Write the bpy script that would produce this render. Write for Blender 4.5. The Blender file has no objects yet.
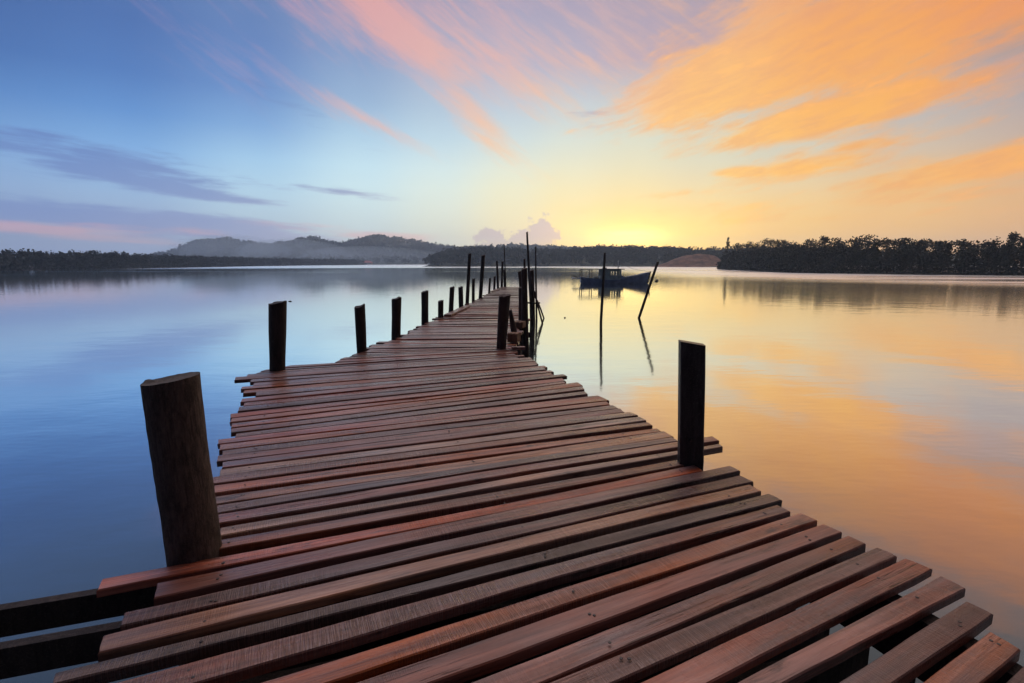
import bpy, bmesh, math, random
import numpy as np
from mathutils import Vector, Matrix
R = math.radians
rnd = random.Random(7)
nrg = np.random.default_rng(11)
sc = bpy.context.scene
col = sc.collection

EYE = 2.3          # camera height above the water
DECK = 1.15        # top of the jetty planks above the water

# ------------------------------------------------------------------ helpers
def srgb(r, g, b):
    f = lambda c: (c/255/12.92) if c <= 10 else ((c/255+.055)/1.055)**2.4
    return (f(r), f(g), f(b))

def tag(o, label=None, cat=None, group=None, kind=None):
    if label: o['label'] = label
    if cat: o['category'] = cat
    if group: o['group'] = group
    if kind: o['kind'] = kind
    return o

def empty(name, loc=(0, 0, 0)):
    o = bpy.data.objects.new(name, None)
    o.empty_display_size = .2
    o.location = loc
    col.objects.link(o)
    return o

def mesh(name, verts, faces, mat, parent=None, smooth=False, loc=None, rotz=0):
    me = bpy.data.meshes.new(name)
    me.from_pydata([tuple(map(float, v)) for v in verts], [], [tuple(map(int, f)) for f in faces])
    me.materials.append(mat)
    if smooth:
        me.polygons.foreach_set('use_smooth', [True]*len(me.polygons))
    me.update()
    o = bpy.data.objects.new(name, me)
    col.objects.link(o)
    if loc is not None: o.location = loc
    o.rotation_euler.z = rotz
    if parent is not None: o.parent = parent
    return o

class MB:
    """collects boxes, tubes and prisms for one part"""
    def __init__(s): s.v = []; s.f = []
    def add(s, v, f):
        n = len(s.v); s.v += [tuple(p) for p in v]; s.f += [tuple(i+n for i in q) for q in f]
        return s
    def box(s, x0, x1, y0, y1, z0, z1):
        v = [(x, y, z) for x in (x0, x1) for y in (y0, y1) for z in (z0, z1)]
        return s.add(v, [(0,1,3,2), (4,6,7,5), (0,4,5,1), (2,3,7,6), (0,2,6,4), (1,5,7,3)])
    def bar(s, a, b, w, h, roll=0.):
        """square timber from a to b"""
        a = Vector(a); b = Vector(b); d = (b-a).normalized()
        side = d.cross(Vector((0, 0, 1)))
        if side.length < 1e-3: side = Vector((1, 0, 0))
        side.normalize(); up = side.cross(d)
        if roll:
            q = Matrix.Rotation(roll, 3, d); side = q @ side; up = q @ up
        v = [p + side*(sx*w/2) + up*(sz*h/2) for p in (a, b) for sx, sz in ((-1,-1), (1,-1), (1,1), (-1,1))]
        return s.add(v, [(0,1,2,3), (7,6,5,4), (0,4,5,1), (1,5,6,2), (2,6,7,3), (3,7,4,0)])
    def tube(s, pts, rads, n=10, jit=0., rg=None, cap=True, tilt=0.):
        pts = [Vector(p) for p in pts]; v = []; f = []
        prof = [1 + (rg.uniform(-jit, jit) if rg else 0) for _ in range(n)]
        for i, p in enumerate(pts):
            d = (pts[min(i+1, len(pts)-1)] - pts[max(i-1, 0)]).normalized()
            x = Vector((1, 0, 0)) - d*d.x
            if x.length < .2: x = Vector((0, 1, 0)) - d*d.y
            x.normalize(); y = d.cross(x)
            for k in range(n):
                a = 2*math.pi*k/n
                r = rads[i]*prof[k]*(1 + (rg.uniform(-jit, jit)*.35 if rg else 0))
                q = p + x*(r*math.cos(a)) + y*(r*math.sin(a))
                if i == len(pts)-1 and tilt: q = q + d*(tilt*math.cos(a-.6)) + d*(rg.uniform(-.15, .15)*rads[i] if rg else 0)
                v.append(q)
        for i in range(len(pts)-1):
            for k in range(n):
                f.append((i*n+k, i*n+(k+1) % n, (i+1)*n+(k+1) % n, (i+1)*n+k))
        if cap:
            for j, fl in ((0, True), (len(pts)-1, False)):
                ring = v[j*n:(j+1)*n]; c = sum(ring, Vector())/n; ci = len(v); v.append(c)
                for k in range(n):
                    t3 = (j*n+k, j*n+(k+1) % n, ci); f.append(t3[::-1] if fl else t3)
        return s.add(v, f)
    def build(s, name, mat, parent=None, smooth=False, loc=None):
        return mesh(name, s.v, s.f, mat, parent, smooth, loc)

# ------------------------------------------------------------------ materials
def new_mat(name):
    m = bpy.data.materials.new(name); m.use_nodes = True
    nt = m.node_tree; nt.nodes.clear()
    out = nt.nodes.new('ShaderNodeOutputMaterial')
    return m, nt, out

class N:
    """small node-graph helper"""
    def __init__(s, nt): s.nt = nt
    def new(s, t, **kw):
        n = s.nt.nodes.new(t)
        for k, v in kw.items(): setattr(n, k, v)
        return n
    def set(s, sock, v):
        if hasattr(v, 'is_output') or isinstance(v, bpy.types.NodeSocket): s.nt.links.new(v, sock)
        else: sock.default_value = v
    def math(s, op, a, b=None, c=None, clamp=False):
        n = s.new('ShaderNodeMath', operation=op); n.use_clamp = clamp
        s.set(n.inputs[0], a)
        if b is not None: s.set(n.inputs[1], b)
        if c is not None: s.set(n.inputs[2], c)
        return n.outputs[0]
    def vm(s, op, a, b=None, sc_=None):
        n = s.new('ShaderNodeVectorMath', operation=op)
        s.set(n.inputs[0], a)
        if b is not None: s.set(n.inputs[1], b)
        if sc_ is not None: s.set(n.inputs['Scale'], sc_)
        return n.outputs['Value'] if op in ('DOT_PRODUCT', 'DISTANCE', 'LENGTH') else n.outputs[0]
    def mapping(s, v, scale=(1, 1, 1), loc=(0, 0, 0), rot=(0, 0, 0)):
        n = s.new('ShaderNodeMapping'); s.set(n.inputs['Vector'], v)
        s.set(n.inputs['Scale'], scale); s.set(n.inputs['Location'], loc); s.set(n.inputs['Rotation'], rot)
        return n.outputs[0]
    def noise(s, v, scale=1., detail=4., rough=.5, dist=0., color=False):
        n = s.new('ShaderNodeTexNoise'); s.set(n.inputs['Vector'], v)
        s.set(n.inputs['Scale'], scale); s.set(n.inputs['Detail'], detail)
        s.set(n.inputs['Roughness'], rough); s.set(n.inputs['Distortion'], dist)
        return n.outputs['Color' if color else 'Fac']
    def rng(s, v, a, b, c=0., d=1., smooth=True):
        n = s.new('ShaderNodeMapRange'); n.interpolation_type = 'SMOOTHSTEP' if smooth else 'LINEAR'
        s.set(n.inputs[0], v)
        for i, q in enumerate((a, b, c, d)): s.set(n.inputs[1+i], q)
        return n.outputs[0]
    def mix(s, f, a, b, blend='MIX'):
        n = s.new('ShaderNodeMix', data_type='RGBA', blend_type=blend)
        s.set(n.inputs[0], f)
        for sock, v in ((n.inputs[6], a), (n.inputs[7], b)):
            s.set(sock, (*v, 1) if isinstance(v, tuple) and len(v) == 3 else v)
        return n.outputs[2]
    def bump(s, h, strength=.5, dist=.01, normal=None):
        n = s.new('ShaderNodeBump'); s.set(n.inputs['Height'], h)
        s.set(n.inputs['Strength'], strength); s.set(n.inputs['Distance'], dist)
        if normal is not None: s.set(n.inputs['Normal'], normal)
        return n.outputs[0]
    def principled(s, out, color, rough=.6, normal=None, spec=None, ior=None, metallic=None):
        p = s.new('ShaderNodeBsdfPrincipled')
        s.set(p.inputs['Base Color'], (*color, 1) if isinstance(color, tuple) and len(color) == 3 else color)
        s.set(p.inputs['Roughness'], rough)
        if normal is not None: s.set(p.inputs['Normal'], normal)
        if spec is not None: s.set(p.inputs['Specular IOR Level'], spec)
        if ior is not None: s.set(p.inputs['IOR'], ior)
        if metallic is not None: s.set(p.inputs['Metallic'], metallic)
        s.nt.links.new(p.outputs[0], out.inputs['Surface'])
        return p

def plank_material():
    m, nt, out = new_mat('weathered_plank_wood'); g = N(nt)
    tc = g.new('ShaderNodeTexCoord').outputs['Object']
    oi = g.new('ShaderNodeObjectInfo')
    rv = oi.outputs['Random']
    off = g.new('ShaderNodeCombineXYZ')
    g.set(off.inputs[0], g.math('MULTIPLY', rv, 71.)); g.set(off.inputs[1], g.math('MULTIPLY', rv, 37.)); g.set(off.inputs[2], g.math('MULTIPLY', rv, 13.))
    p = g.vm('ADD', tc, off.outputs[0])
    grain = g.noise(g.mapping(p, (2.2, 70, 70)), 1, 6, .62, .6)
    streak = g.noise(g.mapping(p, (.9, 16, 16)), 1, 3, .5, .8)
    blot = g.noise(g.mapping(p, (1.7, 6, 6)), 1, 5, .6)
    saw = g.noise(g.mapping(p, (260, 6, 6)), 1, 3, .6)
    saw2 = g.noise(g.mapping(p, (120, 3, 3)), 1, 2, .5)
    sawmask = g.rng(g.noise(g.mapping(p, (.8, 2, 2)), 1, 2), .40, .62)
    c = oi.outputs['Color']
    hsv = g.new('ShaderNodeHueSaturation'); g.set(hsv.inputs['Color'], c)
    g.set(hsv.inputs['Saturation'], g.rng(blot, .3, .7, .78, 1.15)); g.set(hsv.inputs['Value'], g.rng(streak, .28, .72, .58, 1.36))
    c = g.mix(g.rng(grain, .3, .7, .8, 0.), hsv.outputs[0], g.mix(1., hsv.outputs[0], (.42, .36, .36), 'MULTIPLY'))
    sm = g.math('MULTIPLY', g.rng(saw, .42, .62), sawmask)
    c = g.mix(g.math('MULTIPLY', sm, .20), c, (.34, .25, .22))
    c = g.mix(g.math('MULTIPLY', g.math('MULTIPLY', g.rng(saw2, .55, .7), sawmask), .25), c, (.04, .028, .026))
    # grey weathering and damp dark stains with shapes of their own
    c = g.mix(g.rng(g.noise(g.mapping(p, (1.1, 9, 9), (5, 2, 1)), 1, 4, .55), .50, .74, 0, .6), c, (.14, .13, .135))
    c = g.mix(g.rng(g.noise(g.mapping(p, (3.1, 14, 14), (9, 4, 3)), 1, 5, .65), .57, .71, 0, .8), c, (.022, .016, .015))
    # knots
    vo = g.new('ShaderNodeTexVoronoi'); g.set(vo.inputs['Vector'], g.mapping(p, (1.5, 7, 7))); g.set(vo.inputs['Scale'], 1.)
    sep = g.new('ShaderNodeSeparateColor'); g.set(sep.inputs[0], vo.outputs['Color'])
    kn = g.math('MULTIPLY', g.rng(vo.outputs['Distance'], .05, .17, 1, 0), g.rng(sep.outputs[0], .55, .6))
    c = g.mix(g.math('MULTIPLY', kn, .8), c, (.02, .012, .01))
    # fine long cracks
    crk = g.noise(g.mapping(p, (.8, 42, 42), (3, 8, 2)), 1, 3, .5, 1.2)
    ck = g.rng(g.math('ABSOLUTE', g.math('SUBTRACT', crk, .5)), .0, .012, 1, 0)
    ckm = g.math('MULTIPLY', ck, g.rng(g.noise(g.mapping(p, (1.3, 3, 3), (1, 1, 1)), 1, 2), .52, .62))
    c = g.mix(g.math('MULTIPLY', ckm, .8), c, (.012, .009, .008))
    h = g.math('ADD', g.math('MULTIPLY', grain, .6), g.math('ADD', g.math('MULTIPLY', sm, .45), g.math('MULTIPLY', streak, .5)))
    h = g.math('SUBTRACT', h, g.math('MULTIPLY', ckm, .9))
    rough = g.rng(g.noise(g.mapping(p, (1.3, 8, 8), (2, 7, 4)), 1, 4, .6), .3, .7, .17, .48)
    g.principled(out, c, rough, g.bump(h, .8, .005), spec=.42)
    return m

def bark_material(name, c0, c1, scale=1., rough=.8, wet=False):
    m, nt, out = new_mat(name); g = N(nt)
    tc = g.new('ShaderNodeTexCoord').outputs['Object']
    rv = g.new('ShaderNodeObjectInfo').outputs['Random']
    off = g.new('ShaderNodeCombineXYZ'); g.set(off.inputs[0], g.math('MULTIPLY', rv, 31.)); g.set(off.inputs[2], g.math('MULTIPLY', rv, 57.))
    p = g.vm('ADD', tc, off.outputs[0])
    fib = g.noise(g.mapping(p, (34*scale, 34*scale, 5*scale)), 1, 6, .65, .8)
    blot = g.noise(g.mapping(p, (7*scale, 7*scale, 4*scale)), 1, 5, .65)
    fine = g.noise(p, 150*scale, 4, .7)
    c = g.mix(g.rng(fib, .3, .7), c0, c1)
    c = g.mix(g.rng(blot, .45, .7, 0, .7), c, tuple(v*.35 for v in c0))
    c = g.mix(g.rng(fine, .5, .7, 0, .6), c, tuple(min(1, v*2.2) for v in c1))
    vo = g.noise(g.mapping(p, (13*scale, 13*scale, 9*scale), (4, 4, 4)), 1, 5, .7)
    c = g.mix(g.rng(vo, .6, .72, 0, .5), c, (.075, .08, .072))
    h = g.math('ADD', g.math('MULTIPLY', fib, .8), g.math('ADD', g.math('MULTIPLY', blot, .6), g.math('MULTIPLY', fine, .3)))
    g.principled(out, c, rough, g.bump(h, .8, .012), spec=.3)
    return m

def plain_material(name, c, rough=.6, var=.35, scale=3., spec=.4, stretch=(1, 1, 1)):
    m, nt, out = new_mat(name); g = N(nt)
    tc = g.new('ShaderNodeTexCoord').outputs['Object']
    n = g.noise(g.mapping(tc, stretch), scale, 5, .6)
    cc = g.mix(g.rng(n, .3, .7), tuple(v*(1-var) for v in c), tuple(v*(1+var) for v in c))
    g.principled(out, cc, rough, g.bump(n, .3, .02), spec=spec)
    return m

def leaf_material(name, a, b):
    m, nt, out = new_mat(name); g = N(nt)
    geo = g.new('ShaderNodeNewGeometry')
    n = g.noise(geo.outputs['Position'], .35, 4, .6)
    r = geo.outputs['Random Per Island']
    c = g.mix(r, a, b)
    c = g.mix(g.rng(n, .35, .65, 0, .6), c, tuple(v*.55 for v in a))
    g.principled(out, c, .75, spec=.2)
    return m

M = dict(
    plank=plank_material(),
    log=bark_material('rough_log_bark', (.036, .030, .026), (.125, .098, .080), 2.5, .85),
    cutwood=bark_material('grey_cut_end_wood', (.05, .043, .037), (.095, .08, .068), 1.2, .8),
    post=bark_material('dark_wet_post_wood', (.010, .008, .0075), (.030, .021, .018), 1., .72),
    post_brown=bark_material('brown_post_wood', (.022, .013, .010), (.060, .034, .024), 1., .75),
    squared=bark_material('black_squared_timber', (.007, .007, .007), (.036, .034, .034), .9, .36),
    beam=bark_material('old_beam_wood', (.014, .011, .010), (.04, .03, .026), .8, .75),
    tan=bark_material('tan_offcut_wood', (.11, .055, .028), (.21, .11, .055), .8, .7),
    nail=plain_material('rusty_nail', (.03, .02, .017), .5, .3, 90, .5),
    leaf=leaf_material('mangrove_leaves', (.012, .017, .010), (.022, .030, .015)),
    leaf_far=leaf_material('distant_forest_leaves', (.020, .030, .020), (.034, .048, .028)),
    bark=plain_material('mangrove_bark', (.05, .04, .032), .8),
    mud=plain_material('river_mud', (.035, .030, .024), .8, .3, .3),
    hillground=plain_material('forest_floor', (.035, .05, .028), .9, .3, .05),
    sand=plain_material('orange_earth', (.17, .085, .05), .9, .45, .25),
    hull=plain_material('blue_hull_paint', (.20, .29, .46), .45, .25, 2),
    cabin=plain_material('teal_cabin_paint', (.30, .40, .38), .55, .3, 2),
    boatroof=plain_material('grey_roof_sheet', (.16, .17, .17), .55, .25, 2),
    white=plain_material('white_paint', (.62, .64, .62), .5, .2, 2),
    darkmetal=plain_material('dark_metal', (.03, .03, .032), .4, .2, 3),
    glass=plain_material('dark_window_glass', (.45, .5, .48), .12, .1, 1, .8),
    redroof=plain_material('red_roof_tiles', (.42, .10, .07), .7, .2, 1),
    wall=plain_material('cream_wall', (.45, .36, .30), .8, .15, .5),
    buoy=plain_material('black_float', (.02, .02, .02), .5, .2, 4),
    rope=plain_material('old_rope', (.16, .13, .10), .9, .3, 40),
)
PLANKS=[
('Z9',-1.433,-1.396,-1.413,-1.49,1.589,0.234,1.559,0.322),
('Z8',-1.314,-1.187,-1.294,-1.281,1.557,0.346,1.527,0.434),
('Z7',-1.293,-1.043,-1.273,-1.137,1.54,0.458,1.51,0.546),
('Z6',-1.294,-0.904,-1.274,-0.998,1.508,0.57,1.478,0.658),
('Z5',-1.081,-0.676,-1.061,-0.77,1.531,0.682,1.501,0.77),
('Z4',-1.301,-0.69,-1.281,-0.784,1.553,0.794,1.523,0.882),
('Z3',-1.32,-0.573,-1.3,-0.667,1.543,0.906,1.513,0.994),
('Z2',-1.303,-0.434,-1.283,-0.528,1.528,1.018,1.498,1.106),
('Z1',-1.294,-0.324,-1.274,-0.418,1.558,1.13,1.528,1.218),
('Z0',-1.292,-0.207,-1.272,-0.3,1.568,1.242,1.538,1.33),
('N',-1.3,-0.057,-1.28,-0.133,1.542,1.367,1.519,1.442),
('M',-1.22,0.15,-1.2,0.079,1.6,1.518,1.567,1.583),
('L',-1.33,0.272,-1.3,0.268,1.626,1.651,1.596,1.724),
('K',-1.25,0.434,-1.22,0.359,1.598,1.763,1.551,1.839),
('J',-1.36,0.534,-1.33,0.471,1.526,1.848,1.497,1.918),
('I',-1.24,0.696,-1.21,0.605,1.465,1.938,1.438,2.008),
('H',-1.31,0.826,-1.28,0.736,1.434,2.037,1.392,2.104),
('G',-1.27,0.985,-1.24,0.901,1.38,2.132,1.348,2.205),
('F',-1.36,1.125,-1.33,1.039,1.311,2.225,1.28,2.289),
('E',-1.298,1.275,-1.276,1.234,1.332,2.336,1.302,2.411),
('D',-1.279,1.419,-1.24,1.35,1.28,2.438,1.252,2.513),
('C',-1.293,1.527,-1.26,1.46,1.292,2.55,1.252,2.627),
('B',-1.291,1.68,-1.245,1.596,1.277,2.677,1.253,2.758),
('RED',-1.512,1.705,-1.479,1.638,1.075,2.689,1.053,2.766),
('Pb',-1.237,1.968,-1.205,1.901,1.005,2.773,0.998,2.856),
('Pa',-1.282,2.066,-1.247,1.996,1.337,3.059,1.337,3.116),
('P3',-1.369,2.181,-1.329,2.104,1.356,3.17,1.345,3.259),
('P4',-1.423,2.273,-1.383,2.198,1.085,3.166,1.07,3.24),
('P5',-1.483,2.37,-1.44,2.286,1.09,3.263,1.054,3.366),
('P6',-1.565,2.5,-1.514,2.41,1.038,3.362,1.025,3.435),
('P7',-1.623,2.595,-1.58,2.517,1.011,3.486,0.997,3.567),
('P8',-1.65,2.709,-1.602,2.616,1,3.61,0.971,3.699),
('P9',-1.699,2.813,-1.654,2.725,0.963,3.729,0.924,3.824),
('P10',-1.781,2.914,-1.734,2.825,0.881,3.821,0.863,3.906),
('P11',-1.802,2.997,-1.763,2.922,0.857,3.926,0.83,4.022),
('P12',-1.871,3.093,-1.827,3.009,0.809,4.034,0.796,4.125),
('P13',-1.94,3.189,-1.895,3.104,0.827,4.156,0.755,4.31),
('P14',-1.89,3.308,-1.855,3.232,0.675,4.362,0.664,4.472),
('P15',-1.967,3.404,-1.926,3.324,0.669,4.534,0.665,4.641),
('P16',-2.036,3.534,-1.987,3.435,0.675,4.681,0.644,4.811),
('P16',-2.105,3.652,-2.07,3.565,0.53,4.78,0.5,4.83),
('P17',-2.167,3.752,-2.124,3.668,0.532,4.853,0.504,4.975),
('S',-2.208,3.956,-2.159,3.841,0.57,5.082,0.539,5.18),
('S',-2.242,4.105,-2.193,3.989,0.44,5.157,0.409,5.255),
('S',-2.333,4.228,-2.284,4.112,0.451,5.295,0.42,5.393),
('S',-2.294,4.407,-2.245,4.292,0.377,5.396,0.345,5.494),
('S',-2.452,4.503,-2.403,4.387,0.398,5.537,0.367,5.635),
('S',-2.54,4.629,-2.491,4.514,0.301,5.63,0.27,5.728),
('S',-2.516,4.8,-2.467,4.684,0.305,5.763,0.274,5.861),
('S',-2.61,4.924,-2.562,4.808,0.272,5.881,0.241,5.979),
('S',-2.805,5.011,-2.757,4.895,0.252,6.004,0.221,6.102),
('S',-2.776,5.182,-2.727,5.066,0.088,6.075,0.057,6.173),
('S',-2.682,5.317,-2.707,5.225,0.163,6.232,0.14,6.316),
('S',-2.686,5.415,-2.711,5.323,0.052,6.302,0.029,6.386),
('S',-2.634,5.533,-2.659,5.44,0.073,6.419,0.049,6.503),
('S',-2.539,5.666,-2.564,5.574,0.083,6.533,0.06,6.617),
('S',-2.07,5.985,-2.091,5.863,0.072,6.639,0.069,6.668),
('S',-2.063,6.131,-2.084,6.009,-0.028,6.642,-0.031,6.671),
('S',-1.999,6.293,-2.02,6.171,0.04,6.699,0.037,6.728),
('S',-2.012,6.435,-2.033,6.314,-0.03,6.72,-0.034,6.749),
('S',-1.964,6.591,-1.985,6.47,-0.119,6.746,-0.123,6.775),
('S',-1.92,6.742,-1.936,6.623,0.024,6.802,0.034,6.914),
('S',-2.019,6.869,-2.034,6.751,0.014,6.93,0.024,7.042),
('S',-1.967,7.01,-1.982,6.892,0.06,7.063,0.07,7.175),
('S',-2.003,7.144,-2.018,7.025,-0.012,7.186,-0.003,7.298),
('S',-1.848,7.292,-1.864,7.174,0.102,7.324,0.112,7.436),
('S',-1.973,7.42,-1.989,7.301,0.031,7.448,0.04,7.56),
('S',-1.832,7.566,-1.847,7.448,0.036,7.578,0.046,7.69),
('S',-1.751,7.708,-1.766,7.59,0.018,7.706,0.028,7.818),
('S',-1.795,7.842,-1.81,7.723,0.037,7.837,0.046,7.949),
('S',-1.729,7.988,-1.74,7.864,0.099,7.97,0.109,8.104),
('S',-1.806,8.126,-1.816,8.003,0.026,8.121,0.036,8.255),
('S',-1.691,8.277,-1.702,8.154,0.161,8.285,0.171,8.419),
('S',-1.725,8.418,-1.736,8.294,0.191,8.443,0.201,8.577),
('S',-1.733,8.561,-1.743,8.437,0.114,8.592,0.124,8.726),
('S',-1.778,8.699,-1.788,8.576,0.118,8.747,0.128,8.881),
('S',-1.657,8.853,-1.668,8.73,0.097,8.9,0.106,9.034),
('S',-1.743,8.988,-1.754,8.864,0.165,9.061,0.175,9.196),
('S',-1.69,9.136,-1.7,9.012,0.221,9.222,0.231,9.357),
('S',-1.751,9.271,-1.761,9.147,0.118,9.365,0.128,9.5),
('S',-1.677,9.422,-1.687,9.298,0.276,9.539,0.286,9.673),
('S',-1.626,9.571,-1.637,9.447,0.238,9.689,0.248,9.823),
('S',-1.667,9.708,-1.678,9.584,0.253,9.846,0.263,9.98),
('S',-1.647,9.853,-1.662,9.728,0.29,10.006,0.292,10.13),
('S',-1.656,9.995,-1.672,9.87,0.259,10.145,0.261,10.27),
('S',-1.605,10.146,-1.62,10.02,0.281,10.293,0.283,10.417),
('S',-1.57,10.293,-1.586,10.168,0.383,10.451,0.385,10.576),
('S',-1.489,10.448,-1.505,10.323,0.333,10.588,0.335,10.713),
('S',-1.647,10.568,-1.662,10.443,0.244,10.72,0.246,10.844),
('S',-1.558,10.724,-1.573,10.599,0.29,10.871,0.292,10.995),
('S',-1.623,10.858,-1.638,10.732,0.324,11.02,0.326,11.144),
('S',-1.44,11.027,-1.455,10.902,0.203,11.146,0.205,11.27),
('S',-1.529,11.157,-1.538,11.033,0.23,11.294,0.231,11.416),
('S',-1.468,11.308,-1.477,11.184,0.302,11.446,0.303,11.567),
('S',-1.358,11.467,-1.368,11.343,0.261,11.581,0.262,11.702),
('S',-1.411,11.602,-1.42,11.478,0.279,11.725,0.28,11.846),
('S',-1.351,11.753,-1.361,11.629,0.309,11.87,0.31,11.991),
('S',-1.36,11.894,-1.369,11.77,0.22,11.998,0.22,12.12),
('S',-1.427,12.027,-1.436,11.903,0.233,12.141,0.234,12.263),
('S',-1.332,12.183,-1.341,12.059,0.307,12.293,0.307,12.414),
('S',-1.411,12.315,-1.42,12.191,0.252,12.426,0.253,12.548),
('S',-1.362,12.464,-1.371,12.34,0.241,12.566,0.241,12.687),
('S',-1.421,12.599,-1.43,12.475,0.3,12.715,0.3,12.836),
('S',-1.242,12.766,-1.252,12.642,0.264,12.851,0.265,12.973),
('S',-1.381,12.89,-1.39,12.766,0.219,12.986,0.22,13.108),
('S',-1.409,13.028,-1.418,12.905,0.304,13.139,0.304,13.26),
('S',-1.291,13.187,-1.3,13.063,0.279,13.277,0.279,13.398),
('S',-1.306,13.328,-1.315,13.204,0.285,13.418,0.285,13.54),
('S',-1.305,13.471,-1.314,13.347,0.204,13.549,0.204,13.67),
('S',-1.323,13.612,-1.333,13.487,0.286,13.701,0.286,13.82),
('S',-1.329,13.754,-1.338,13.63,0.257,13.836,0.258,13.956),
('S',-1.32,13.899,-1.329,13.774,0.265,13.976,0.266,14.096),
('S',-1.226,14.054,-1.235,13.93,0.262,14.115,0.263,14.235),
('S',-1.265,14.193,-1.274,14.068,0.324,14.261,0.325,14.381),
('S',-1.214,14.342,-1.224,14.218,0.369,14.406,0.369,14.525),
('S',-1.339,14.471,-1.349,14.347,0.328,14.54,0.329,14.659),
('S',-1.249,14.625,-1.258,14.501,0.293,14.675,0.294,14.794),
('S',-1.172,14.777,-1.181,14.653,0.341,14.819,0.342,14.939),
('S',-1.151,14.923,-1.16,14.799,0.296,14.953,0.296,15.073),
('S',-1.112,15.071,-1.121,14.946,0.275,15.09,0.275,15.21),
('S',-1.188,15.206,-1.197,15.082,0.329,15.234,0.33,15.354),
('S',-1.198,15.349,-1.207,15.225,0.398,15.38,0.399,15.5),
('S',-1.109,15.501,-1.118,15.377,0.4,15.519,0.4,15.638),
('S',-1.15,15.641,-1.159,15.517,0.273,15.646,0.274,15.766),
('S',-1.129,15.787,-1.139,15.662,0.33,15.79,0.33,15.91),
('S',-1.156,15.929,-1.165,15.804,0.313,15.928,0.314,16.047),
('S',-1.117,16.076,-1.126,15.951,0.375,16.072,0.376,16.191),
('S',-1.138,16.218,-1.147,16.094,0.348,16.208,0.349,16.328),
('S',-1.126,16.363,-1.136,16.239,0.249,16.34,0.249,16.46),
('S',-1.119,16.508,-1.128,16.383,0.238,16.478,0.239,16.598),
('S',-1.065,16.655,-1.074,16.531,0.35,16.625,0.35,16.745),
('S',-1.053,16.8,-1.063,16.676,0.33,16.763,0.331,16.882),
('S',-0.969,16.948,-0.979,16.825,0.313,16.901,0.315,17.023),
('S',-1.031,17.087,-1.04,16.964,0.288,17.041,0.289,17.164),
('S',-1.11,17.226,-1.119,17.102,0.341,17.186,0.342,17.309),
('S',-1.107,17.369,-1.116,17.245,0.337,17.328,0.339,17.45),
('S',-1.01,17.517,-1.019,17.394,0.363,17.472,0.364,17.594),
('S',-1.002,17.66,-1.011,17.537,0.267,17.608,0.268,17.73),
('S',-0.97,17.805,-0.979,17.682,0.282,17.751,0.283,17.873),
('S',-0.986,17.947,-0.995,17.823,0.313,17.895,0.315,18.017),
('S',-0.973,18.09,-0.983,17.967,0.303,18.036,0.305,18.159),
('S',-0.998,18.232,-1.007,18.109,0.305,18.178,0.306,18.301),
('S',-1.052,18.372,-1.062,18.249,0.308,18.321,0.309,18.443),
('S',-0.995,18.518,-1.004,18.395,0.373,18.466,0.375,18.588),
('S',-0.861,18.668,-0.87,18.544,0.222,18.6,0.223,18.722),
('S',-0.907,18.808,-0.916,18.685,0.314,18.747,0.316,18.869),
('S',-0.956,18.949,-0.965,18.825,0.349,18.891,0.35,19.013),
('S',-0.916,19.094,-0.925,18.97,0.235,19.027,0.237,19.149),
('S',-0.896,19.237,-0.905,19.114,0.318,19.173,0.319,19.296),
('S',-0.867,19.382,-0.876,19.258,0.265,19.313,0.267,19.435),
('S',-0.831,19.526,-0.84,19.403,0.365,19.46,0.367,19.582),
('S',-0.908,19.666,-0.917,19.542,0.297,19.598,0.298,19.721),
('S',-0.844,19.812,-0.853,19.688,0.303,19.741,0.305,19.863),
('S',-0.743,19.959,-0.752,19.836,0.344,19.885,0.345,20.007),
('S',-0.87,20.096,-0.879,19.973,0.295,20.025,0.297,20.147),
('S',-0.812,20.242,-0.821,20.119,0.451,20.173,0.452,20.296),
('S',-0.807,20.385,-0.816,20.262,0.344,20.311,0.346,20.433),
('S',-0.762,20.53,-0.771,20.407,0.337,20.453,0.339,20.575),
('S',-0.663,20.677,-0.672,20.554,0.314,20.594,0.316,20.716),
('S',-0.73,20.817,-0.739,20.694,0.351,20.737,0.352,20.859),
('S',-0.725,20.96,-0.734,20.837,0.285,20.877,0.287,20.999),
('S',-0.657,21.106,-0.666,20.983,0.34,21.021,0.341,21.143),
('S',-0.733,21.246,-0.743,21.123,0.301,21.161,0.302,21.284),
('S',-0.761,21.388,-0.77,21.265,0.377,21.306,0.378,21.428),
('S',-0.665,21.535,-0.674,21.411,0.388,21.449,0.39,21.571),
('S',-0.643,21.678,-0.652,21.555,0.388,21.591,0.389,21.713),
('S',-0.692,21.82,-0.701,21.696,0.395,21.733,0.397,21.855),
('S',-0.653,21.964,-0.662,21.841,0.35,21.874,0.352,21.996),
('S',-0.636,22.108,-0.645,21.984,0.421,22.018,0.422,22.14),
('S',-0.65,22.25,-0.659,22.127,0.341,22.157,0.342,22.28),
('S',-0.616,22.395,-0.624,22.271,0.455,22.303,0.457,22.425),
('S',-0.653,22.537,-0.661,22.413,0.357,22.442,0.359,22.564),
('S',-0.64,22.681,-0.648,22.557,0.425,22.586,0.427,22.708),
('S',-0.715,22.822,-0.723,22.699,0.385,22.727,0.386,22.849),
('S',-0.554,22.97,-0.563,22.846,0.328,22.867,0.33,22.99),
('S',-0.53,23.114,-0.538,22.99,0.397,23.011,0.399,23.133),
('S',-0.622,23.255,-0.631,23.132,0.383,23.153,0.385,23.275),
('S',-0.662,23.398,-0.67,23.274,0.346,23.294,0.348,23.416),
('S',-0.485,23.545,-0.493,23.421,0.332,23.436,0.334,23.558),
('S',-0.474,23.688,-0.483,23.565,0.375,23.579,0.377,23.701),
('S',-0.507,23.831,-0.516,23.708,0.383,23.721,0.385,23.843),
('S',-0.66,23.973,-0.668,23.849,0.355,23.863,0.356,23.985),
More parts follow.
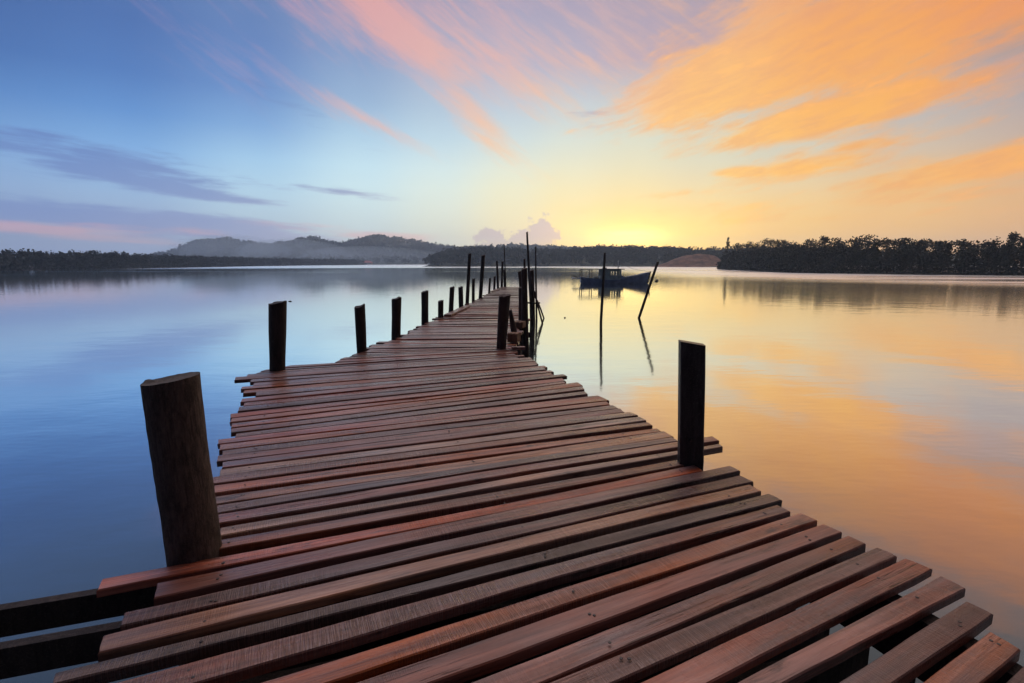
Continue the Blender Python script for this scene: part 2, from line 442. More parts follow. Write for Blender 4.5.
('S',-0.529,24.118,-0.537,23.994,0.328,24.005,0.33,24.127),
('S',-0.596,24.261,-0.604,24.137,0.406,24.148,0.407,24.27),
('S',-0.552,24.405,-0.56,24.281,0.305,24.289,0.306,24.411),
('S',-0.544,24.549,-0.552,24.425,0.435,24.432,0.436,24.554),
('S',-0.524,24.692,-0.532,24.569,0.44,24.574,0.442,24.696),
('S',-0.414,24.836,-0.423,24.713,0.397,24.716,0.399,24.838),
('S',-0.538,24.98,-0.546,24.856,0.333,24.858,0.335,24.98),
]
# ------------------------------------------------------------------ sky description: bearing, elevation, sRGB colour
HAZE_DENSITY = .00046
MIST_DENSITY = .0064
SKY_STRENGTH = 1.0
NISHITA = .012
SUN_E = .7
EXPOSURE = .36
GLOW1, GLOW2 = .9, .6
CUMULUS = (186, 178, 182)
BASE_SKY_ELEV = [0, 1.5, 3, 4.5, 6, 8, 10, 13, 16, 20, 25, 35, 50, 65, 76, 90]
BASE_SKY = [  # high front sky, out of view, brightened to light the deck; back sky darkened
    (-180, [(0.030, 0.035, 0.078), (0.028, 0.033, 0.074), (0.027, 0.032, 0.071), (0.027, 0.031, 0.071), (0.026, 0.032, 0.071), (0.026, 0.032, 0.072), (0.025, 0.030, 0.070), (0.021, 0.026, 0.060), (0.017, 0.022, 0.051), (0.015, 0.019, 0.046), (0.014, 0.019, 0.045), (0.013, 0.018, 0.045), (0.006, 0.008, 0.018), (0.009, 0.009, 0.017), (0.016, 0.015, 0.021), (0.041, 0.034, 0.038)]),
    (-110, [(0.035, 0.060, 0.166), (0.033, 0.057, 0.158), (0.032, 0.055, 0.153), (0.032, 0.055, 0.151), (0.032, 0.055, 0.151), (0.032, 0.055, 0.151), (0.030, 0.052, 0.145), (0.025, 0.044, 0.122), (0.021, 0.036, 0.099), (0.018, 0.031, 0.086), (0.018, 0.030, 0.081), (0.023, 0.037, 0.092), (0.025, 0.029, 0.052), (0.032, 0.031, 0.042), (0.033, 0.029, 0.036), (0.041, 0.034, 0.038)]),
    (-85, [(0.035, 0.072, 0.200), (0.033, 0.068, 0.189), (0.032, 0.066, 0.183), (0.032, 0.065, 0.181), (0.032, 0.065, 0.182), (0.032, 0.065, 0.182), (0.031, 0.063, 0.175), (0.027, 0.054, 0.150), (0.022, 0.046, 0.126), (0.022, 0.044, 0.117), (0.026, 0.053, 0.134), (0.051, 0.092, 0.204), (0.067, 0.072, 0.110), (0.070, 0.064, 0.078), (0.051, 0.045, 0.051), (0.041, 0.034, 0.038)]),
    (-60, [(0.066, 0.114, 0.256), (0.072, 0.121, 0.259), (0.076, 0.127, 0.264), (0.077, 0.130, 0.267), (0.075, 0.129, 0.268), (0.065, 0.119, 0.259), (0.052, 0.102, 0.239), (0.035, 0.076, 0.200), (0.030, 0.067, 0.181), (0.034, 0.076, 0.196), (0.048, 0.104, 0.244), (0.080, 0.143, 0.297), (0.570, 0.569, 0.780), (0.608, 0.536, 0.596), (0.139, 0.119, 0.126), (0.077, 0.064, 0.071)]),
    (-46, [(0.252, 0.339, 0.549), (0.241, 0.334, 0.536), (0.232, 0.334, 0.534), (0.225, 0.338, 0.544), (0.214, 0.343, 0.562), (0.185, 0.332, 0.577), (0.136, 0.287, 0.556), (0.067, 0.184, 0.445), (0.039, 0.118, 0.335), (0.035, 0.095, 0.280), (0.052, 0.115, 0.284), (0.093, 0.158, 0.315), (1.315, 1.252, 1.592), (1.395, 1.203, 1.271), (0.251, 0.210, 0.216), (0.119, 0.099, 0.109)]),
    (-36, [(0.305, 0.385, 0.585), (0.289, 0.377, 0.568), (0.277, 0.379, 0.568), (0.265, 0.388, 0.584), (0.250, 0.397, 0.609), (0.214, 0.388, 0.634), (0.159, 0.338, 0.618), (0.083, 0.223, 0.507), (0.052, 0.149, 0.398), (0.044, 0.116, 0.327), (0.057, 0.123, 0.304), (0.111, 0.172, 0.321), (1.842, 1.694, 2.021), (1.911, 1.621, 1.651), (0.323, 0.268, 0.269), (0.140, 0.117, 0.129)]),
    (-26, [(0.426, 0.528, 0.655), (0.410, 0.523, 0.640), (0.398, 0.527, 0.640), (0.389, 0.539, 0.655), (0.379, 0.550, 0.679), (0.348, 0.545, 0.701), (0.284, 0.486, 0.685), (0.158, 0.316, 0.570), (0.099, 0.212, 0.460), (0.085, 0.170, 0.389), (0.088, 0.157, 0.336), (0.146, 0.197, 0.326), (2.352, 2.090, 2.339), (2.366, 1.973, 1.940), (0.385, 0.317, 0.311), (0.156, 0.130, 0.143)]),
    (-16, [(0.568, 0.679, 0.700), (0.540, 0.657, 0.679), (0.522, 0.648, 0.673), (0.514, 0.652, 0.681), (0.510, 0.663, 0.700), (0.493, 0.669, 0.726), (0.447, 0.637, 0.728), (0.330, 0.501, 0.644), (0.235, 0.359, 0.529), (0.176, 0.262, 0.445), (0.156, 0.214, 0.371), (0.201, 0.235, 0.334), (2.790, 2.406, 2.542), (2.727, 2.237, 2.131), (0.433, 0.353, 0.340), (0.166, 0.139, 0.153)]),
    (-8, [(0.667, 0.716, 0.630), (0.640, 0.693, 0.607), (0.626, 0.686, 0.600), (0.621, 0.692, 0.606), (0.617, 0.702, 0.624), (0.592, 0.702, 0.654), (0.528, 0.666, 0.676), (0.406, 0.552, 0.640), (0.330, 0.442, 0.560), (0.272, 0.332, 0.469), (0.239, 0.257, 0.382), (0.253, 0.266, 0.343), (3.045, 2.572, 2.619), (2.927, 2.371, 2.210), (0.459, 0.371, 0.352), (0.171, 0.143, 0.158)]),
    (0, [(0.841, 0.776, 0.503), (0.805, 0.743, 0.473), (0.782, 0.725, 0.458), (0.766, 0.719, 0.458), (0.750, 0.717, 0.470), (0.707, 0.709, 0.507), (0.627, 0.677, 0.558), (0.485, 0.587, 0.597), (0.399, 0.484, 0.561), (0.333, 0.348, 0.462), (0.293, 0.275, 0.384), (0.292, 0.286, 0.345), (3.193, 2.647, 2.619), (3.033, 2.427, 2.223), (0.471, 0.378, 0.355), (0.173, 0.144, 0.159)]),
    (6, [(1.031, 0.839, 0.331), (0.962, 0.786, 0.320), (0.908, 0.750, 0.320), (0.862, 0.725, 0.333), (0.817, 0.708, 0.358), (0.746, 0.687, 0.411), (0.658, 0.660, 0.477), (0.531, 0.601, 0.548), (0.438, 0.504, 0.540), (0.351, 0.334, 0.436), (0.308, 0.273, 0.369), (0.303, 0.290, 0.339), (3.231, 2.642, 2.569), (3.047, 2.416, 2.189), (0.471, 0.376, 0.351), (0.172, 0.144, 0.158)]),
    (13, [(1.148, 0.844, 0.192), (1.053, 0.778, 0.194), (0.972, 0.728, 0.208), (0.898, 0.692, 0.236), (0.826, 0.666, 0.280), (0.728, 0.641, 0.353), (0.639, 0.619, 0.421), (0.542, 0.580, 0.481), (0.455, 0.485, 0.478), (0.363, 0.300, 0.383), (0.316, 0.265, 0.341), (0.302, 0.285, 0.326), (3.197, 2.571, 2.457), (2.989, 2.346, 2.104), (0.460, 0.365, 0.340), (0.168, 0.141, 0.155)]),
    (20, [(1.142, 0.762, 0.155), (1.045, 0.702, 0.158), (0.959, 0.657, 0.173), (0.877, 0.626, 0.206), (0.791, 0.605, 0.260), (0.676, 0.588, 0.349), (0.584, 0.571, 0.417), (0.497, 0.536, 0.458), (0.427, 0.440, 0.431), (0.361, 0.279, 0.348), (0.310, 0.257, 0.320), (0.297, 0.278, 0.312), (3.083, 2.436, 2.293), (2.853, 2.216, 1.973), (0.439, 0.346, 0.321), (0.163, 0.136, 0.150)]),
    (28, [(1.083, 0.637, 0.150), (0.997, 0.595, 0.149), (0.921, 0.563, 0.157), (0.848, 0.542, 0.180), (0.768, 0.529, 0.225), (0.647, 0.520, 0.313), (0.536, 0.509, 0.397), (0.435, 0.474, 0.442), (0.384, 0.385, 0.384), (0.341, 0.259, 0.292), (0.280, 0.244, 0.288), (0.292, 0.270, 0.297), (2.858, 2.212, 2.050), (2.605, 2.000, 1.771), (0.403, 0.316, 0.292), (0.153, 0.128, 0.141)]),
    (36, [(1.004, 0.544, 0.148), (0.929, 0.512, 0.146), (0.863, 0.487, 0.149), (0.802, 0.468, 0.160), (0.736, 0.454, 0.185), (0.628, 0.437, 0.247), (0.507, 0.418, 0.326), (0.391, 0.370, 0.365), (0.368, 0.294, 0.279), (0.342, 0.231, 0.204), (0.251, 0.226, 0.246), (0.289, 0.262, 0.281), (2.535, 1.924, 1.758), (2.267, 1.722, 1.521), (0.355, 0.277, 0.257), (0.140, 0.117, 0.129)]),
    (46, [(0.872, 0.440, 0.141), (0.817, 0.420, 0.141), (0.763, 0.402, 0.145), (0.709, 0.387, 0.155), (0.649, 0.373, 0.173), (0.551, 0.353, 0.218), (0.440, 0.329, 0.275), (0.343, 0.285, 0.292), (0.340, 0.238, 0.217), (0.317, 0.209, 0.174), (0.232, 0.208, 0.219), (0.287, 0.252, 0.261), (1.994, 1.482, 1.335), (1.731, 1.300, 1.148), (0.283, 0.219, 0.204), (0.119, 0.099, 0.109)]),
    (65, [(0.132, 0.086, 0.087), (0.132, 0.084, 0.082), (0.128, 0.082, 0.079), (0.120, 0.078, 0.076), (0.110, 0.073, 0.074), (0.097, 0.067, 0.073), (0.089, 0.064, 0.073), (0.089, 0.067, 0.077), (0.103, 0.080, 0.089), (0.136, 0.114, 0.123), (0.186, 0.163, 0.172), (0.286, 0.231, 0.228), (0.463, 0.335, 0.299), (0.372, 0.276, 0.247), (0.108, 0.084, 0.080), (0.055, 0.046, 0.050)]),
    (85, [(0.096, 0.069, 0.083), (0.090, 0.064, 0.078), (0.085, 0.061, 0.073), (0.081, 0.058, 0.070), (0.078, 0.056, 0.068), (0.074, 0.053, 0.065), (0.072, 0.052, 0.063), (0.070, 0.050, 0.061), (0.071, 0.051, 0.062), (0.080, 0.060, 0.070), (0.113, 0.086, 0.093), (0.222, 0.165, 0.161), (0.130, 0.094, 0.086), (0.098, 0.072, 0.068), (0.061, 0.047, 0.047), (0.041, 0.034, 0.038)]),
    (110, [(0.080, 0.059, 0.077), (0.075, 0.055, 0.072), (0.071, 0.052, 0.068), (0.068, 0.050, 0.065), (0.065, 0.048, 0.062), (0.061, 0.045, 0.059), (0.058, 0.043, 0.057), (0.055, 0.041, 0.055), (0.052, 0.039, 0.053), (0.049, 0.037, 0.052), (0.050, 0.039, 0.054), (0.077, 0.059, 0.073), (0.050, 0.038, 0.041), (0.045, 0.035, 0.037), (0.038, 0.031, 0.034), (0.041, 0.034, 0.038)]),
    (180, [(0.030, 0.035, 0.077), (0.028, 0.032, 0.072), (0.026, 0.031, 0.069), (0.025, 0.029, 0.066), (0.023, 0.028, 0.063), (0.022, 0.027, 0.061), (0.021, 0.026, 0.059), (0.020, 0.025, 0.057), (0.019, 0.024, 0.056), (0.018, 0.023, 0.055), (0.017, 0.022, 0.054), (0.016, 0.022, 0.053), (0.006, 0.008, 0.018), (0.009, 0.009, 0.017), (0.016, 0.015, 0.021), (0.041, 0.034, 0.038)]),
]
CLOUD_COL_ELEV = [0, 4, 8, 12, 16, 20, 26, 40, 90]
CLOUD_COL = [
    (-180, [(0.422, 0.324, 0.473), (0.370, 0.284, 0.415), (0.338, 0.260, 0.381), (0.319, 0.246, 0.360), (0.307, 0.237, 0.347), (0.299, 0.231, 0.340), (0.293, 0.227, 0.334), (0.290, 0.225, 0.330), (0.476, 0.285, 0.298)]),
    (-100, [(0.349, 0.298, 0.543), (0.306, 0.262, 0.477), (0.281, 0.240, 0.437), (0.266, 0.227, 0.412), (0.257, 0.219, 0.396), (0.253, 0.215, 0.387), (0.252, 0.212, 0.377), (0.285, 0.222, 0.355), (0.476, 0.285, 0.298)]),
    (-44, [(0.342, 0.296, 0.545), (0.257, 0.249, 0.488), (0.193, 0.217, 0.457), (0.177, 0.204, 0.434), (0.198, 0.205, 0.417), (0.248, 0.215, 0.401), (0.314, 0.230, 0.369), (0.429, 0.269, 0.316), (0.476, 0.285, 0.298)]),
    (-28, [(0.371, 0.307, 0.533), (0.345, 0.283, 0.467), (0.333, 0.268, 0.427), (0.330, 0.257, 0.403), (0.346, 0.251, 0.387), (0.387, 0.249, 0.365), (0.467, 0.254, 0.319), (0.467, 0.282, 0.304), (0.476, 0.285, 0.298)]),
    (-14, [(0.682, 0.452, 0.435), (0.797, 0.479, 0.335), (0.757, 0.437, 0.306), (0.701, 0.398, 0.300), (0.646, 0.360, 0.305), (0.610, 0.323, 0.302), (0.601, 0.291, 0.277), (0.484, 0.287, 0.298), (0.476, 0.285, 0.298)]),
    (-3, [(0.989, 0.683, 0.347), (0.939, 0.623, 0.284), (0.856, 0.537, 0.257), (0.783, 0.466, 0.255), (0.709, 0.406, 0.280), (0.652, 0.362, 0.304), (0.613, 0.324, 0.298), (0.490, 0.289, 0.296), (0.476, 0.285, 0.298)]),
    (8, [(1.071, 0.750, 0.300), (0.973, 0.681, 0.261), (0.891, 0.605, 0.237), (0.823, 0.525, 0.222), (0.748, 0.442, 0.237), (0.681, 0.390, 0.272), (0.611, 0.348, 0.301), (0.493, 0.290, 0.293), (0.476, 0.285, 0.298)]),
    (20, [(1.069, 0.633, 0.154), (0.966, 0.581, 0.133), (0.889, 0.528, 0.124), (0.837, 0.470, 0.115), (0.797, 0.418, 0.114), (0.758, 0.388, 0.131), (0.658, 0.345, 0.198), (0.495, 0.289, 0.289), (0.476, 0.285, 0.298)]),
    (32, [(1.025, 0.502, 0.096), (0.927, 0.458, 0.073), (0.858, 0.423, 0.067), (0.812, 0.385, 0.065), (0.776, 0.341, 0.062), (0.742, 0.308, 0.064), (0.659, 0.277, 0.111), (0.497, 0.287, 0.282), (0.476, 0.285, 0.298)]),
    (44, [(0.960, 0.425, 0.119), (0.881, 0.388, 0.079), (0.819, 0.361, 0.069), (0.772, 0.323, 0.064), (0.727, 0.271, 0.057), (0.688, 0.238, 0.057), (0.617, 0.233, 0.106), (0.499, 0.284, 0.271), (0.476, 0.285, 0.298)]),
    (100, [(0.779, 0.392, 0.269), (0.683, 0.344, 0.237), (0.624, 0.315, 0.218), (0.587, 0.297, 0.207), (0.562, 0.285, 0.202), (0.545, 0.278, 0.200), (0.524, 0.271, 0.203), (0.472, 0.262, 0.236), (0.476, 0.285, 0.298)]),
    (180, [(0.422, 0.324, 0.473), (0.370, 0.284, 0.415), (0.338, 0.260, 0.381), (0.319, 0.246, 0.360), (0.307, 0.237, 0.347), (0.299, 0.231, 0.340), (0.293, 0.227, 0.334), (0.290, 0.225, 0.330), (0.476, 0.285, 0.298)]),
]
LOW_COL_ELEV = [0, 2, 3, 4.5, 6.5, 9, 13, 20]
LOW_COL = [
    (-60, [(0.164, 0.271, 0.577), (0.145, 0.244, 0.534), (0.135, 0.231, 0.515), (0.120, 0.213, 0.490), (0.102, 0.191, 0.461), (0.086, 0.170, 0.435), (0.072, 0.153, 0.409), (0.067, 0.143, 0.388)]),
    (-42, [(0.207, 0.294, 0.579), (0.180, 0.265, 0.535), (0.167, 0.251, 0.517), (0.147, 0.232, 0.492), (0.123, 0.207, 0.463), (0.099, 0.183, 0.436), (0.079, 0.162, 0.409), (0.070, 0.149, 0.388)]),
    (-32, [(0.274, 0.332, 0.579), (0.233, 0.296, 0.535), (0.213, 0.279, 0.516), (0.185, 0.255, 0.491), (0.151, 0.227, 0.464), (0.118, 0.199, 0.437), (0.088, 0.172, 0.409), (0.075, 0.157, 0.388)]),
    (-20, [(0.399, 0.411, 0.580), (0.349, 0.369, 0.537), (0.325, 0.349, 0.520), (0.289, 0.321, 0.496), (0.240, 0.284, 0.469), (0.181, 0.241, 0.442), (0.116, 0.193, 0.412), (0.119, 0.190, 0.393)]),
    (-5, [(0.474, 0.460, 0.581), (0.438, 0.426, 0.541), (0.421, 0.411, 0.525), (0.398, 0.391, 0.503), (0.367, 0.366, 0.479), (0.324, 0.337, 0.457), (0.296, 0.317, 0.437), (0.284, 0.304, 0.416)]),
    (10, [(0.476, 0.453, 0.568), (0.414, 0.409, 0.529), (0.385, 0.390, 0.516), (0.354, 0.370, 0.500), (0.331, 0.352, 0.480), (0.315, 0.336, 0.460), (0.298, 0.319, 0.437), (0.284, 0.304, 0.416)]),
    (25, [(0.751, 0.347, 0.193), (0.686, 0.325, 0.194), (0.654, 0.317, 0.199), (0.606, 0.307, 0.214), (0.536, 0.300, 0.248), (0.444, 0.299, 0.309), (0.339, 0.302, 0.384), (0.289, 0.301, 0.409)]),
    (40, [(0.755, 0.346, 0.190), (0.692, 0.324, 0.187), (0.663, 0.315, 0.190), (0.620, 0.305, 0.198), (0.563, 0.295, 0.219), (0.489, 0.288, 0.258), (0.391, 0.283, 0.319), (0.324, 0.276, 0.353)]),
    (60, [(0.756, 0.346, 0.188), (0.694, 0.324, 0.185), (0.666, 0.315, 0.187), (0.625, 0.304, 0.194), (0.569, 0.294, 0.213), (0.496, 0.287, 0.251), (0.396, 0.282, 0.314), (0.325, 0.275, 0.352)]),
]
# patches of sky that carry cloud: bearing, elevation, half width, half height, tilt, amount
RIGHT_LOBES = [
    (33, 20.0, 15, 4.4, 12, 1.2), (20, 16.8, 9, 2.2, 11, .95), (44, 20.5, 13, 4.6, 4, .9), (26, 23, 10, 2.2, 14, .35),
    (27, 12.4, 8, 1.1, 6, 1.05), (33, 13.2, 7, .9, 8, .7), (28.5, 8.7, 6.5, .6, 2, 1.3), (33, 10.4, 8, .8, 5, 1.05), (40, 7.2, 7, .8, 5, 1.35), (43, 8.8, 6, .6, 7, 1.0), (23, 9, 1.6, .35, 0, 1.0), (45, 13.5, 8, .8, 8, .5), (36, 5.4, 8, .4, 2, .7),
    (16, 5.5, 9, .5, 0, .55), (30, 4.2, 12, .4, 0, .5), (20, 7.2, 6, .4, 3, .55)]
LEFT_LOBES = [
    (-14, 23.6, 7, 2.2, -16, .95), (-8.5, 20, 6, 1.5, -35, .72), (-2.5, 13, 4.0, 1.4, -40, .92), (-14.5, 14, 6.5, .8, -22, .85), (-27, 17, 10, 2.5, -20, .2), (1, 23, 14, 5, 0, .52), (9, 19.5, 11, 3, 10, .35),
    (-27, 22.5, 9, 3, -15, .28), (3, 16.5, 7, 2, -30, .38), (0, 36, 26, 7, 0, .5), (5, 9, 8, .8, 0, .25)]
LOW_LOBES = [
    (-43, 8.9, 9, .9, -6, .8), (-35, 8.5, 7, 1.0, -6, .62), (-41, 10.2, 7, .5, -5, .5), (-29.7, 6.1, 4.2, .42, -3, 1.05), (-37, 7.2, 5, .5, -3, .9), (-43, 3.9, 19, 1.15, -3, 1.15), (-30, 3.2, 11, .9, -5, .75),
    (8, 15.2, 3.5, .35, 4, .55), (8.5, 14.2, 2.4, .25, 2, .6), (-18, 7.2, 4, .35, -4, .55), (-23, 15.2, 6, .6, -22, .5), (39, 8.0, 5, .35, 4, .5), (-24, 7.6, 6, .5, -2, .4), (42, 14.2, 7, .9, 8, .55), (46, 5.6, 7, .6, 0, .5)]
PINK_LOBES = [(-41.5, 2.75, 9, .5, 0, 1.1), (-37, 1.9, 5, .3, 0, .8), (-16.5, 2.9, 7, .6, -5, .8), (-12, 2.6, 5, .4, 0, .6)]
# ------------------------------------------------------------------ the jetty
jetty = empty('wooden_jetty', (0, 3, 0))
tag(jetty, 'long wooden plank jetty of gapped reddish brown boards bending away across the water', 'jetty')
JO = Vector((0, 3, 0))

PAL = dict(red=(.36, .10, .032), orange=(.25, .105, .052), tan=(.24, .145, .09), mauve=(.165, .092, .085), brown=(.17, .088, .06),
           grey=(.085, .076, .08), mauvegrey=(.145, .105, .108), redbrown=(.20, .080, .055), pale=(.24, .20, .185), dark=(.10, .058, .055))
TINT = dict(O='orange', N='orange', M='dark', L='mauve', K='redbrown', J='mauvegrey', I='mauve', H='mauve', G='orange', F='mauve', E='grey', D='tan', C='dark',
            B='mauve', RED='red', Pb='brown', Pa='pale', P3='mauve', P4='mauvegrey', P5='tan', P6='orange', P7='brown', P8='pale', P9='mauve',
            P10='mauve', P11='mauvegrey', P12='orange', P13='redbrown', P14='mauvegrey', P15='brown', P16='orange', P17='redbrown')
PLABEL = dict(RED='bright orange red plank', E='dark grey plank', P8='pale plank with wet sky sheen in its colour', Pa='pale beige plank', G='orange brown plank', D='tan plank')  # P8: the sky's reflection on wet wood is put into its pale tint

nail_src = None
def make_nail_mesh():
    mb = MB()
    n = 8
    v = [(.0058*math.cos(2*math.pi*k/n), .0058*math.sin(2*math.pi*k/n), 0) for k in range(n)] + \
        [(.0046*math.cos(2*math.pi*k/n), .0046*math.sin(2*math.pi*k/n), .0016) for k in range(n)]
    f = [(k, (k+1) % n, n+(k+1) % n, n+k) for k in range(n)] + [tuple(range(n, 2*n))]
    mb.add(v, f)
    me = bpy.data.meshes.new('nail'); me.from_pydata(mb.v, [], mb.f); me.materials.append(M['nail']); me.update()
    return me
nail_me = make_nail_mesh()

def plank_geo(FL, NL, NR, FR, thick, rg, seg):
    """sawn timber in its own axes: x along it from the middle of the left end, z = 0 at the top face"""
    o = (FL+NL)/2; e = (FR+NR)/2
    d = (e-o); L = d.length; d = d/L; s = Vector((-d.y, d.x))
    loc = lambda p: ((p-o).dot(d), (p-o).dot(s))
    fl, nl, nr, fr = map(loc, (FL, NL, NR, FR))
    ph = [rg.uniform(0, 6.28) for _ in range(6)]
    fq = [rg.uniform(1.5, 5) for _ in range(6)]
    V = []; F = []
    bow = rg.uniform(-.004, .004)
    for i in range(seg+1):
        t = i/seg
        xf = fl[0]+(fr[0]-fl[0])*t; xn = nl[0]+(nr[0]-nl[0])*t
        yf = fl[1]+(fr[1]-fl[1])*t; yn = nl[1]+(nr[1]-nl[1])*t
        b = 0 if i in (0, seg) else 1
        yf += b*(.0016*math.sin(fq[0]*t*L+ph[0])+.001*math.sin(4*fq[1]*t*L+ph[1])+rg.uniform(-.0006, .0006))
        yn += b*(.0016*math.sin(fq[2]*t*L+ph[2])+.001*math.sin(4*fq[3]*t*L+ph[3])+rg.uniform(-.0006, .0006))
        z = bow*math.sin(math.pi*t)*2+.0012*math.sin(fq[4]*t*L+ph[4])
        tw = .0016*math.sin(fq[5]*t*L*.6+ph[5])
        c = .0035
        w = yf-yn
        ex = rg.uniform(-.002, .004) if i == 0 else (rg.uniform(-.004, .002) if i == seg else 0)
        X = lambda y: xn+(xf-xn)*((y-yn)/w)+0
        prof = [(yn, -thick), (yn, -c*1.3), (yn+c, 0), (yn+w*.35, .0006), (yn+w*.65, .0006), (yf-c, 0), (yf, -c*1.3), (yf, -thick)]
        for y, zz in prof:
            top = zz > -.02
            V.append((X(y)+ex+((.004 if i == 0 else -.004)*(top and zz > -c) if i in (0, seg) else 0)+(rg.uniform(-.0025, .0025) if i in (0, seg) else 0), y, zz+z+(tw*((y-yn)/w-.5)*2 if top else 0)))
    K = 8
    for i in range(seg):
        for k in range(K):
            F.append((i*K+k, i*K+(k+1) % K, (i+1)*K+(k+1) % K, (i+1)*K+k))
    F.append(tuple(range(K))); F.append(tuple(seg*K+k for k in range(K))[::-1])
    return V, [f[::-1] for f in F], o, d, L

STR = {}   # stringer lines in plan: (x, y) pairs
STR['left'] = [(-.62, .55), (-.99, 1.48), (-1.40, 2.5), (-1.95, 3.9), (-2.42, 5.35)]
STR['mid'] = [(.62, .55), (.10, 1.95), (-.38, 3.2), (-.85, 4.5), (-1.22, 6.0)]
STR['right'] = [(1.72, .70), (1.47, 1.40), (1.22, 2.08), (.93, 2.72), (.40, 4.55), (-.02, 5.9)]
def cross_at(line, o, d):
    """where a plank's axis crosses a stringer line"""
    for (ax, ay), (bx, by) in zip(line[:-1], line[1:]):
        e = Vector((bx-ax, by-ay)); den = d.x*e.y-d.y*e.x
        if abs(den) < 1e-6: continue
        q = Vector((ax, ay))-o
        t = (q.x*e.y-q.y*e.x)/den; u = (q.x*d.y-q.y*d.x)/den
        if -.02 <= u <= 1.02: return t
    return None

far = MB()
far_list = []
for idx, row in enumerate(PLANKS):
    nm = row[0]
    FL, NL, NR, FR = [Vector(row[1+2*k:3+2*k]) for k in range(4)]
    rg = random.Random(100+idx)
    near = FR.y < 5.2
    thick = rg.uniform(.029, .040) if near else .036
    far_part = idx >= 112
    V, F, o, d, L = plank_geo(FL, NL, NR, FR, thick, rg, 26 if near else 8)
    ang = math.atan2(d.y, d.x)
    dz = rg.uniform(-.002, .002) if near else rg.uniform(-.006, .006)
    roll = rg.gauss(0, R(.7) if near else R(1.6))
    if far_part:
        far_list.append((V, F, o, d, dz, roll, rg))
        continue
    ob = mesh('plank', V, F, M['plank'], jetty, False, (o.x-JO.x, o.y-JO.y, DECK+dz), 0)
    ob.rotation_euler = (roll, 0, ang)
    t = TINT.get(nm)
    if t is None:
        t = rg.choice(['redbrown', 'redbrown', 'mauve', 'mauve', 'brown', 'orange', 'mauvegrey', 'dark', 'redbrown'])
    b = rg.uniform(.85, 1.15)
    ob.color = (PAL[t][0]*b*1.55, PAL[t][1]*b*1.13, PAL[t][2]*b*.84, 1)
    if nm in PLABEL: ob['label'] = PLABEL[nm]
    if near:
        for key in ('left', 'mid', 'right'):
            tt = cross_at(STR[key], o, d)
            if tt is None or tt < .03 or tt > L-.03: continue
            for k in range(2 if rg.random() < .6 else 1):
                n = bpy.data.objects.new('nail', nail_me); col.objects.link(n); n.parent = ob
                n.location = (tt+rg.uniform(-.012, .012), rg.uniform(-.022, .022), .0004)
# the boards farthest out, too thin in the picture to tell apart
vs, fs = [], []
for V, F, o, d, dz, roll, rg in far_list:
    s = Vector((-d.y, d.x)); n0 = len(vs)
    for x, y, z in V:
        p = o+d*x+s*y
        vs.append((p.x-JO.x, p.y-JO.y, DECK+dz+z+y*math.sin(roll)))
    fs += [tuple(i+n0 for i in f) for f in F]
fd = mesh('far_decking', vs, fs, M['plank'], jetty)
fd.color = (.19, .09, .07, 1); fd['kind'] = 'stuff'

# stringers under the boards, in lengths
def stringer(line, w=.07, h=.13, z=DECK-.042):
    for a, b in zip(line[:-1], line[1:]):
        A = Vector((a[0], a[1], z-h/2)); B = Vector((b[0], b[1], z-h/2))
        e = (B-A).normalized()*.012
        o = MB().bar(A-JO+e, B-JO-e, w, h).build('stringer', M['beam'], jetty)
for k in STR: stringer(STR[k], .07, .21)
stringer([(-1.86, 6.2), (-1.70, 7.9), (-1.52, 9.8), (-1.36, 11.1), (-1.18, 13.5), (-.94, 16.8), (-.55, 22.2), (-.38, 24.9)])
stringer([(-.10, 6.9), (-.02, 7.9), (.12, 10.), (.15, 13.5), (.18, 16.8), (.24, 22.2), (.28, 24.9)])
# two cross beams that run out past the left edge of the deck, on edge
for (ax, ay), (bx, by) in (((-4.2, .84), (-1.08, 1.858)), ((-4.2, .635), (-1.02, 1.628))):
    A = Vector((ax, ay, 1.045)); B = Vector((bx, by, 1.045))
    MB().bar(A-JO, B-JO, .038, .105).build('cross_beam', M['beam'], jetty)
# older joists on edge under the new boards, parallel to them
for k in range(24):
    u = k/23
    def on(line, t):
        t = t*(len(line)-1); i = min(int(t), len(line)-2); f = t-i
        return Vector((line[i][0]+(line[i+1][0]-line[i][0])*f, line[i][1]+(line[i+1][1]-line[i][1])*f, 0))
    A = on([(-.72, .30), (-1.10, 1.40), (-1.48, 2.5), (-2.02, 3.9)], u); B = on([(1.74, 1.00), (1.34, 2.15), (.92, 3.05), (.42, 4.75)], u)
    d = (B-A).normalized(); B = B-d*.16
    A.z = B.z = .818
    MB().bar(A-JO, B-JO, .045, .15).build('joist', M['beam'], jetty)
# cross beams carried by the post pairs
for (ax, ay), (bx, by) in (((-2.55, 5.15), (.35, 5.5)), ((-1.92, 7.75), (.1, 7.8)), ((-1.75, 9.65), (.35, 9.7)), ((-1.5, 11.9), (.4, 11.95)), ((-1.1, 16.7), (.45, 16.8)), ((-.75, 22.2), (.5, 22.3)), ((-.55, 24.5), (.5, 24.5)), ((-1.38, 2.0), (1.12, 2.95))):
    A = Vector((ax, ay, .92)); B = Vector((bx, by, .92))
    MB().bar(A-JO, B-JO, .07, .10).build('cross_beam', M['beam'], jetty)

